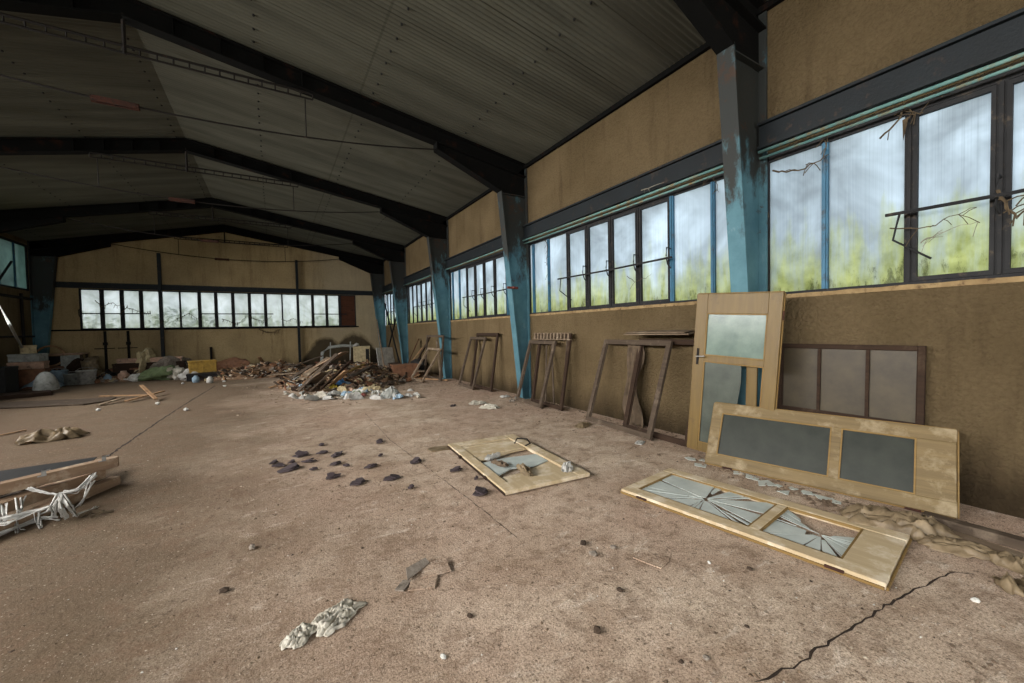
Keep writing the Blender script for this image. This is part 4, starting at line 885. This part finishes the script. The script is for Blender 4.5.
# big boards of the heap
HB = [  # picture spots and heights of both ends, width, material, words
 ((298,391,.05),(337,354,1.0),.34,'old_wood','broad old board rising through the heap to its peak'),
 ((303,389,.03),(327,371,.55),.5,'grey_wood','broad grey board on the front slope of the heap'),
 ((308,372,.35),(345,352,1.0),.30,'red_wood','reddish board near the top of the heap'),
 ((300,380,.2),(330,357,.8),.25,'grey_wood','weathered board on the left slope of the heap'),
 ((270,375,.12),(318,371,.25),.34,'grey_wood','long flat board running left from the heap'),
 ((288,368,.3),(322,356,.7),.22,'old_wood','dark board at the upper left of the heap'),
 ((259,357,.7),(268,368,.1),.12,'tan_wood','short pale slat sticking up left of the heap'),
 ((252,372,.05),(268,361,.5),.14,'red_wood','red slat leaning in the low rubble left of the heap'),
 ((280,360,.6),(290,370,.1),.12,'tan_wood','pale slat sticking up in the middle of the low rubble'),
 ((262,362,.45),(300,366,.35),.16,'old_wood','level brown slat across the low rubble'),
 ((350,371,.5),(364,364,.65),.10,'varnish','short orange-brown slat at the right top of the heap'),
 ((350,377,.4),(371,366,.5),.16,'old_wood','brown slat on the right slope of the heap'),
 ((362,372,.25),(425,371,.25),.14,'grey_wood','long level slat behind the pinkish brown box'),
 ((352,370,.4),(398,374,.2),.12,'tan_wood','long tan slat across the right side of the heap'),
 ((375,384,.05),(392,380,.12),.14,'grey_wood','short flat board at the right foot of the heap'),
 ((415,378,.04),(448,380,.04),.10,'tan_wood','slat on the floor at the feet of the sloping frame'),
 ((235,372,.05),(262,374,.06),.2,'grey_wood','flat grey board at the left end of the low rubble'),
 ((222,366,.2),(245,368,.2),.3,'tan_wood','wide pale board on the rubble by the rusty heap'),
 ((228,374,.04),(247,371,.08),.16,'red_wood','reddish slat at the far left of the low rubble'),
 ((309,392,.08),(340,363,.8),.22,'old_wood','narrow old board lying against the broad board of the heap'),
 ((322,388,.1),(352,360,.85),.20,'dark_wood','dark board in the middle of the heap leaning to the right'),
 ((284,383,.06),(312,365,.55),.26,'old_wood','old board at the left foot of the heap'),
 ((330,386,.1),(346,371,.6),.14,'tan_wood','pale slat in the front of the heap'),
 ((318,362,.6),(340,366,.55),.2,'brown_board','short brown board near the heap top'),
]
for (p, q, w, mt, lb) in HB:
    plank('board', fl(p[0], p[1], p[2], 20.3), fl(q[0], q[1], q[2], 20.3), w, .035, M[mt], lb, 'board', 'boards of the rubbish heap')
# the mound itself: uncountable rubble
MND = []
def mh(x, y):
    z = 0
    for cx, cy, w, d, h, seed in MND:
        a, b = (x-cx)*2/w, (y-cy)*2/d; r = math.hypot(a, b)
        if r < 1: z = max(z, h*(1-r*r)**1.1*(.65+.7*noise.noise((a*2.2+seed, b*2.2, 0))))
    return z
def mound(name, cx, cy, w, d, h, seed, mat, label):
    MND.append((cx, cy, w, d, h, seed))
    n = 46; vs = []; fs = []
    for i in range(n+1):
        for j in range(n+1):
            a, b = i/n*2-1, j/n*2-1; r = min(1, math.hypot(a, b)); e = max(0, (1-r*r))**1.1
            z = h*e*(.65+.7*noise.noise((a*2.2+seed, b*2.2, 0))) + (.10*noise.noise((a*14, b*14, seed)) + .07*noise.noise((a*29, b*29, seed)))*min(1, e*3)
            vs.append((cx+a*w/2, cy+b*d/2, z if r < 1 else -.02))
    for i in range(n):
        for j in range(n): q = i*(n+1)+j; fs.append((q, q+n+1, q+n+2, q+1))
    m = MB(); m.add(vs, fs); r = random.Random(seed); n0 = len(m.f); kinds = []
    for _ in range(int(w*d*46)):
        a, b = r.uniform(-1,1), r.uniform(-1,1)
        if math.hypot(a,b) > .98: continue
        e = max(0, 1-a*a-b*b)**1.1; z = h*e*(.65+.7*noise.noise((a*2.2+seed, b*2.2, 0))); k = r.random(); s = r.uniform(.04,.12)
        T = Matrix.Translation((cx+a*w/2, cy+b*d/2, max(0,z)+.03)) @ Euler((r.uniform(-.6,.6), r.uniform(-.6,.6), r.uniform(0,6))).to_matrix().to_4x4()
        if k < .35: L = r.uniform(.12,.42); m.box(-L, L, -.03, .03, -.012, .012, T); mi = r.choice((3,3,4,4,5)); nf = 6
        elif k < .7: q = [(math.cos(c*1.256+k)*s*r.uniform(.5,1.5), math.sin(c*1.256+k)*s*r.uniform(.5,1.5)) for c in range(5)]; m.prism(q, -.01, r.uniform(.0,.03), T); mi = r.choice((0,1,2,2,6)); nf = 7
        else: m.box(-s*r.uniform(.4,1.4), s*r.uniform(.4,1.4), -s*.7, s*.7, -.03, r.uniform(.01,.08), T); mi = r.choice((0,0,4,5,6,7)); nf = 6
        kinds += [mi]*nf
    o = m.build(name, M[mat])
    for k in ('film_white','cream','tan_wood','old_wood','dark_wood','mortar','brown'): o.data.materials.append(M[k])
    for p, mi in zip(o.data.polygons[n0:], kinds): p.material_index = mi
    return tag(o, label, 'rubble', kind='stuff')
M['rubble'] = mottled('mixed_rubble', (142,112,86), (92,72,56), 4.5, .95, (196,182,160), .60, 7, .5, kind='World', soft=.03)
mound('rubble', 2.1, 14.2, 4.2, 5.2, .55, 3, 'rubble', 'mixed rubble and splinters forming the heap before the far right corner')
mound('rubble', -.3, 18.7, 5.2, 3.0, .38, 9, 'rubble', 'low band of rubble along the foot of the back wall in the middle')
mound('rubble', -4.6, 20.4, 4.6, 1.8, .26, 5, 'rubble', 'low rubble under the junk row along the back wall at left')
mound('rubble', 4.0, 14.9, 1.9, 3.2, .16, 6, 'rubble', 'flat scattered rubble right of the heap along the wall')
# scraps on and before the heap: each its own
rg = random.Random(77)
SC = [(297,398,.5,'film_white'),(306,397,.42,'film_grey'),(313,400,.5,'film_white'),(321,397,.5,'film_grey'),(328,399,.44,'film_white'),(335,395,.55,'film_white'),(341,398,.4,'film_grey'),(347,391,.55,'ltblue'),(353,393,.6,'film_white'),(358,388,.45,'white'),(333,389,.4,'film_white'),(344,386,.5,'cream'),(352,384,.5,'pink'),(364,386,.5,'ltblue'),(371,386,.35,'film_white'),(378,383,.5,'film_white'),(384,386,.4,'film_grey'),(390,382,.7,'palegrey'),(398,383,.45,'ltblue'),(366,378,.4,'cream'),(340,376,.55,'bright_blue'),(347,373,.45,'ltblue'),(351,378,.5,'pink'),(333,377,.42,'yellow'),(358,372,.4,'cream'),(286,394,.3,'film_grey'),(377,374,.35,'cream'),(388,376,.4,'film_tan'),(410,385,.25,'film_white'),(418,382,.25,'film_grey'),(356,381,.4,'green'),(362,382,.35,'red'),(345,380,.35,'white'),(289,376,.35,'film_white'),(296,370,.45,'film_white'),(302,374,.35,'ltblue'),(310,377,.4,'film_grey')]
for k in range(30):
    px, py = rg.uniform(290, 418), rg.uniform(376, 399); py = min(py, 401-abs(px-330)*.14)
    SC.append((round(px,1), round(py,1), rg.uniform(.22,.42), rg.choice(('film_white','film_white','film_grey','palegrey','cream','film_tan','white','pink'))))
SC.sort(key=lambda q: q[0])
where = lambda px, py: ('front edge' if py > 393 else 'front slope' if py > 383 else 'upper slope' if py > 374 else 'back side')
side = lambda px: ('left end' if px < 305 else 'left half' if px < 330 else 'middle' if px < 355 else 'right half' if px < 380 else 'right end')
colr = dict(film_white='white plastic', film_grey='greyish plastic', ltblue='pale blue', white='white', cream='cream', pink='pinkish', palegrey='light grey', bright_blue='bright blue', yellow='bright yellow', green='dull green', red='dark red', film_tan='tan plastic')
seen = {}
for k, (px, py, w, mt) in enumerate(SC):
    key = (colr[mt], where(px,py), side(px)); seen.setdefault(key, []).append(px)
cnt = {}
for k, (px, py, w, mt) in enumerate(SC):
    z = {'front edge':.02,'front slope':.16,'upper slope':.38,'back side':.45}[where(px,py)]; p = fl(px, py, z, 19.5); z = mh(p.x, p.y)+.02; key = (colr[mt], where(px,py), side(px)); n = len(seen[key]); i = cnt.get(key, 0); cnt[key] = i+1
    pos = '' if n == 1 else ('left-hand ' if i == 0 else 'right-hand ' if i == n-1 else 'central ' if n == 3 else ('first','second','third','fourth','fifth','sixth','seventh','eighth')[i]+' from left, ')
    sheet('scrap', M[mt], w*rg.uniform(.6,1.0), w*rg.uniform(.35,.6), w*rg.uniform(.22,.45), 50+k, (p.x, p.y, z-.02), rg.uniform(0,6), f'{pos}crumpled {key[0]} scrap on the {key[1]} of the heap, {key[2]}', 'scrap', 'scraps on the rubbish heap', n=10, ridge=1.5, tilt=(rg.uniform(-.3,.5), rg.uniform(-.3,.3)))
SL = [(228,363,.7,'pink'),(238,364,.6,'film_white'),(247,361,.5,'film_white'),(255,367,.45,'red'),(272,365,.5,'pink'),(279,363,.6,'film_grey'),(288,362,.5,'film_white'),(296,360,.5,'pink'),(303,359,.6,'red'),(310,362,.5,'film_white'),(316,358,.45,'ltblue'),(215,372,.5,'film_white'),(222,371,.6,'film_white'),(232,371,.4,'pink')]
for k, (px, py, w, mt) in enumerate(SL):
    p = fl(px, py, .15, 20.2); sheet('scrap', M[mt], w*.9, w*.6, w*.4, 120+k, (p.x, p.y, mh(p.x, p.y)), rg.uniform(0,6), f"crumpled {colr[mt]} scrap on the low back rubble, number {['one','two','three','four','five','six','seven','eight','nine','ten','eleven','twelve','thirteen','fourteen'][k]} from the left", 'scrap', 'scraps on the low back rubble', n=9, ridge=1.5)
# drum hoop behind the heap, and crumpled pale sheets there
m = MB(); m.tube([(-.95,0,0),(-.9,0,.55),(-.6,0,.78),(0,0,.84),(.6,0,.80),(.92,0,.6),(.98,0,0)], .07, 8); p = v(343, 362); tag(place(m.build('bent_pipe', M['palegrey'], smooth=True), (p.x, p.y, .15), (0,0,.1)), 'grey bent pipe arching behind the heap before the black mould', 'pipe')
for px, z, lb in ((330,.25,'left pale stake standing by the arched pipe behind the heap'), (350,.25,'right pale stake standing by the arched pipe behind the heap')):
    p = v(px, 363); plank('stake', (p.x, p.y, 0), (p.x+.05, p.y, 1.15), .10, .04, M['palegrey'], lb, 'stake')
# tiny white bits on the dark floor, left of the heap
for k, (px, py) in enumerate(((279,384),(284,386),(285,393),(268,371),(228,376),(224,382),(225,387),(197,381),(183,384),(158,405),(186,411),(98,411))):
    stone(px, py, .055, f"white lump on floor left of the heap, number {['one','two','three','four','five','six','seven','eight','nine','ten','eleven','twelve'][k]} counted from the heap", 'white')
# rubble by the second column's foot and along the wall
for k, (px, py, s, mt, lb) in enumerate(((505,397,.10,'film_white','white rag at the foot of the second column'), (512,401,.08,'mortar','grey stone at the foot of the second column'), (490,408,.16,'film_grey','grey flat scraps on the floor before the second column'), (477,404,.15,'film_grey','pale flat scrap left of those before the second column'), (453,406,.07,'slate','dark chip on the floor far left of the second column'), (560,404,.07,'film_tan','pale lump by the wall right of the grey leaning frame'), (588,406,.05,'white','small white lump at the wall behind the largest frame'))):
    p = fl(px, py); sheet('scrap', M[mt], s*3, s*2, s*.6, 160+k, (p.x, p.y, 0), k, lb, 'scrap', n=9, ridge=2)
# ---------------------------------------------------------------- dry creepers and cobwebs at the windows
def twig(name, pts, r, label, mat='dry', side_tw=3, seed=1):
    rr = random.Random(seed); r *= .62; pts = [Vector(p) for p in pts]; pts = [a.lerp(b, t) + Vector((0, rr.uniform(-.012,.012), rr.uniform(-.015,.015))) for a, b in zip(pts, pts[1:]) for t in (0, .33, .66)] + [pts[-1]]; m = MB(); m.tube(pts, lambda t: r*(1.1-.8*t), 5)
    for i in range(side_tw*2):
        j = rr.randrange(1, len(pts)); p = Vector(pts[j]); q = p + Vector((rr.uniform(-.05,.02), rr.uniform(-.12,.12), rr.uniform(-.16,.06))); m.tube([p, (p+q)/2+Vector((0,0,.01)), q], r*.45, 4)
    return tag(m.build(name, M[mat]), label, 'dry creeper', 'dry creepers at the windows')
X = W-.03
twig('dry_creeper', [(X,2.44,3.38),(X,2.3,3.33),(X,2.12,3.30),(X,1.98,3.34),(X,1.93,3.44),(X,1.92,3.56)], .016, 'long drooping dead creeper on the nearest window left of its thin blue bar', seed=2, side_tw=6)
twig('dry_creeper', [(X,1.50,3.36),(X,1.38,3.46),(X,1.30,3.58),(X,1.27,3.50),(X,1.22,3.48),(X,1.12,3.56)], .014, 'dead creeper tuft with a dangling leaf at top of the nearest window', seed=3, side_tw=5)
m = MB(); m.add([(0,-.025,.09),(.01,.02,.08),(0,.01,-.11),(.02,.0,.0)], [(0,1,3),(1,2,3),(2,0,3)]); o = m.build('dead_leaf', M['dry']); so = o.modifiers.new('t','SOLIDIFY'); so.thickness = .004; tag(place(o, (X-.02,1.31,3.38)), 'dangling dead leaf below the creeper tuft at the nearest window', 'leaf')
twig('dry_creeper', [(X,1.42,2.50),(X-.05,1.25,2.44),(X-.08,1.10,2.44),(X-.08,.95,2.50),(X-.05,.86,2.53)], .010, 'dead stem stretched below the opener rod of the nearest window', seed=4)
twig('dry_creeper', [(X,1.2,2.30),(X-.05,1.12,2.34),(X-.03,1.0,2.40),(X,.86,2.42)], .008, 'second dead stem low at the opener rod of the nearest window', mat='web', seed=5)
twig('dry_creeper', [(X-.08,.74,2.62),(X-.1,.70,2.46),(X-.1,.64,2.38),(X-.09,.60,2.46),(X-.1,.58,2.60)], .018, 'tangled dead creeper knot at the right end of the opener rod', seed=6, side_tw=9)
twig('dry_creeper', [(X,3.5,3.60),(X-.05,3.32,3.58),(X-.05,3.18,3.55),(X,3.12,3.44),(X,3.11,3.34)], .012, 'bent dead twig at the top right of the second window', seed=7)
twig('dry_creeper', [(X-.1,4.3,3.70),(X-.18,4.05,3.68),(X-.2,3.8,3.66)], .014, 'pale straight stick lying on the pipe above the second window', mat='web', seed=8, side_tw=1)
twig('dry_creeper', [(X,7.0,3.5),(X,6.9,3.35),(X,6.95,3.1),(X,6.9,2.8)], .014, 'thin dead vine hanging at the left end of the second window', seed=9, side_tw=4)
twig('dry_creeper', [(X,4.7,2.45),(X-.04,4.5,2.33),(X,4.3,2.37),(X,4.2,2.42)], .008, 'small drooping stem under the opener rod of the second window', seed=10, side_tw=1)
Xb = YB-.06
for k, (x0, z0, lb) in enumerate(((-5.9,2.9,'dead creeper spread over the left end of the back window'), (-5.2,2.6,'dead creeper at the second pane of the back window'), (-3.5,2.5,'dead creeper beside the left post at the back window'), (.4,2.2,'dead creeper beside the right post at the back window'), (-.9,2.4,'dead creeper across the middle panes of the back window'), (-1.9,2.3,'dead creeper left of the middle of the back window'))):
    rr = random.Random(40+k); pts = [(x0+i*.22+rr.uniform(-.05,.05), Xb, z0+rr.uniform(-.18,.22)) for i in range(5)]; twig('dry_creeper', pts, .022, lb, seed=50+k, side_tw=12)
p = v(308,340); m = MB()
twig('dry_creeper', [(-.55,YB-.1,1.86),(-.3,YB-.15,1.7),(.05,YB-.15,1.72),(.3,YB-.12,1.84)], .03, 'dead creeper clump drooping below the back window sill', seed=66, side_tw=8)
# ---------------------------------------------------------------- floor: crack, slab joints, scattered grit
def ground_line(pts, w, name, label, seed, jag=.02):
    m = MB(); rr = random.Random(seed); P = []
    for a, b in zip(pts, pts[1:]):
        k = max(2, int((Vector(b)-Vector(a)).length/.05))
        for i in range(k): P.append(Vector(a).lerp(Vector(b), i/k) + Vector((rr.uniform(-jag,jag), rr.uniform(-jag,jag), 0)))
    P.append(Vector(pts[-1])); vs = []
    for i, p in enumerate(P):
        t = (P[min(i+1,len(P)-1)]-P[max(i-1,0)]).normalized(); s = Vector((-t.y,t.x,0))*w*rr.uniform(.35,1.2)*(1 if 0 < i < len(P)-1 else .1)
        vs += [p-s+Vector((0,0,.0015)), p+Vector((0,0,.003)), p+s+Vector((0,0,.0015))]
    m.add(vs, [(i*3+j, i*3+j+1, i*3+j+4, i*3+j+3) for i in range(len(P)-1) for j in range(2)])
    return tag(m.build(name, M['crack']), label, 'crack')
ground_line([fl(757,683), fl(800,662), fl(830,641), fl(850,628), fl(875,612), fl(905,596), fl(935,580), fl(955,572), fl(975,574)], .006, 'floor_crack', 'jagged crack across the floor at the lower right', 1, .012)
ground_line([fl(100,460), fl(107,457), fl(140,434), fl(170,414), fl(192,400), fl(215,386)], .02, 'floor_joint', 'dark slab joint running up the left floor towards the junk row', 2, .012)
ground_line([fl(365,413), fl(390,440), fl(430,470), fl(470,500), fl(520,540)], .004, 'floor_joint', 'thin slab joint left of the grey door panel', 3, .006)
m = MB(); rr = random.Random(9)
def bit(x, y, s, flat=.5):
    a = rr.uniform(0, 6.28); n = 4 if s < .012 else 5; vs = [(x+math.cos(a+i*6.28/n)*s*rr.uniform(.5,1.2), y+math.sin(a+i*6.28/n)*s*rr.uniform(.5,1.2), 0) for i in range(n)]; vs.append((x+rr.uniform(-.3,.3)*s, y+rr.uniform(-.3,.3)*s, s*flat*rr.uniform(.5,1.3)))
    m.add(vs, [(i,(i+1)%n,n) for i in range(n)])
for _ in range(5200):
    y = .4 + 13*rr.random()**1.5; x = rr.uniform(max(-.75*y-.3, LW+.2), min(4.9, .95*y+3.0))
    if noise.noise((x*.9, y*.9, 3)) < -.12 and rr.random() < .75: continue
    bit(x, y, .004+.012*rr.random()**3)
for _ in range(1500):      # thicker along the foot of the right wall
    y = rr.uniform(.3, 15); x = W - .02 - abs(rr.gauss(0, .55)); bit(x, y, .006+.03*rr.random()**2.5)
Q0, Q1 = fl(690,458), fl(870,515)
for _ in range(520):       # broken plaster between the doors
    q = Q0.lerp(Q1, rr.random()); bit(q.x + rr.gauss(0, .07), q.y + rr.gauss(0, .10), .006+.028*rr.random()**2, .5)
for _ in range(900):
    x, y = rr.gauss(2.2, 1.4), rr.gauss(12.2, 1.4)
    if x < 4.9: bit(x, y, .012+.035*rr.random()**2)
for _ in range(500): x, y = rr.gauss(.8, .8), rr.gauss(4.8, .7); bit(x, y, .005+.014*rr.random()**2)
tag(m.build('floor_grit', M['chips']), 'fine grit, chips and crumbs strewn all over the concrete floor', 'grit', kind='stuff')
m = MB(); rr = random.Random(19)
for _ in range(420):
    y = .5 + 11*rr.random()**1.4; bit(rr.uniform(max(-.7*y-.3, LW+.2), min(4.7, .9*y+2.6)), y, .003+.005*rr.random()**2, .8)
tag(m.build('pale_grit', M['white']), 'tiny white crumbs strewn over the concrete floor', 'grit', kind='stuff')
m = MB(); rr = random.Random(29)
for _ in range(650):
    y = .6 + 11*rr.random()**1.4; x = rr.uniform(max(-.7*y-.3, LW+.2), min(4.7, .9*y+2.6))
    if noise.noise((x*1.3, y*1.3, 8)) < .02: continue
    bit(x, y, .004+.013*rr.random()**3, .6)
tag(m.build('dark_grit', M['clod']), 'dark crumbs and flakes strewn over the concrete floor', 'grit', kind='stuff')
# ---------------------------------------------------------------- outside: bushes beyond the glass
def bush(x, y, w, h, seed, label, group):
    o = thing('bush', label, 'bush', (x, y, -.3), group=group); rr = random.Random(seed); m = MB()
    m.tube([(0,0,0),(.1,.05,h*.3),(0,.1,h*.7)], .08, 6); m.build('stem', M['dry'], o)
    m = MB()
    for _ in range(620):
        a, b = rr.uniform(0,6.28), rr.uniform(-1,1); r = rr.random()**.4; q = math.sqrt(1-b*b)
        c = Vector((math.cos(a)*q*r*w/2, math.sin(a)*q*r*w/2, h*.55+b*r*h*.45)); s = rr.uniform(.10,.22)
        e = Euler((rr.uniform(-1,1), rr.uniform(-1,1), rr.uniform(0,6))).to_matrix(); m.add([c+e@Vector(v) for v in ((-s,0,0),(0,-s*.45,.02),(s,0,0),(0,s*.45,.02))], [(0,1,2,3)])
    m.build('foliage', M['leaf'], o)
for k, (x, w, h) in enumerate(((-7.2,3,3.2),(-3.9,3,3.4),(-.6,3,3.0),(2.7,3,2.9))): bush(x, YB+3.2+.5*(k % 2), w, h, 200+k, 'green bush growing outside behind the back window panes', 'bushes outside the back window')
for k, (y, w, h) in enumerate(((-2,2.7,3.0),(1.1,2.7,2.9),(4.1,2.7,3.1),(7.2,2.7,2.9),(10.2,2.7,3.1),(13.3,2.7,3.0),(16.5,2.7,3.2),(19.6,2.7,3.1))): bush(W+3.3, y, w, h, 220+k, 'green bush growing outside beyond the clouded right windows', 'bushes outside the right windows')
# ---------------------------------------------------------------- light: overcast sky, right window daylight, added fill from unseen openings
wd = bpy.data.worlds.new('sky'); bpy.context.scene.world = wd; wd.use_nodes = True; nt = wd.node_tree; nt.nodes.clear()
tc = nt.nodes.new('ShaderNodeTexCoord'); sp = nt.nodes.new('ShaderNodeSeparateXYZ'); rp = nt.nodes.new('ShaderNodeValToRGB'); bg = nt.nodes.new('ShaderNodeBackground'); ou = nt.nodes.new('ShaderNodeOutputWorld')
nt.links.new(tc.outputs['Generated'], sp.inputs[0]); nt.links.new(sp.outputs[2], rp.inputs[0]); nt.links.new(rp.outputs[0], bg.inputs[0]); nt.links.new(bg.outputs[0], ou.inputs[0])
e = rp.color_ramp.elements; e[0].position = 0; e[0].color = (.80,.86,.92,1); e[1].position = .7; e[1].color = (.72,.84,1,1)
bg.inputs[1].default_value = SKY = 2.2
def day(name, loc, rot, sx, sy, power, col):
    l = bpy.data.lights.new(name, 'AREA'); l.shape = 'RECTANGLE'; l.size = sx; l.size_y = sy; l.energy = power; l.color = col
    o = bpy.data.objects.new(name, l); C.objects.link(o); o.location = loc; o.rotation_euler = rot; return o
# added fill lamps, unseen: invented rear gateway and unglazed left window row
day('added_gateway_fill', ((-6+3.6)/2, YF-.4, 2.2), (math.radians(90), 0, 0), 9.4, 4.2, 430, (1,.97,.92))
day('added_left_fill', (LW-.35, 5.0, 4.17), (0, math.radians(-66), 0), 1.7, 23, 1650, (1,.97,.93)).data.spread = math.radians(112)
for k, (a, b) in enumerate(bays):
    day('daylight_right_windows', (W+.45, (a+b)/2, 2.80), (0, math.radians(90), 0), 1.65, b-a-.2, 60, (.93,.97,1))
sc_ = bpy.context.scene; vs_ = sc_.view_settings
vs_.view_transform = 'Standard'; vs_.look = 'None'; vs_.gamma = 1; vs_.use_curve_mapping = False; vs_.exposure = 0.08
sc_.display_settings.display_device = 'sRGB'
cy = sc_.cycles; cy.max_bounces = 8; cy.diffuse_bounces = 5; cy.transparent_max_bounces = 12; cy.caustics_reflective = False; cy.caustics_refractive = False; cy.use_denoising = True; cy.sample_clamp_indirect = 6
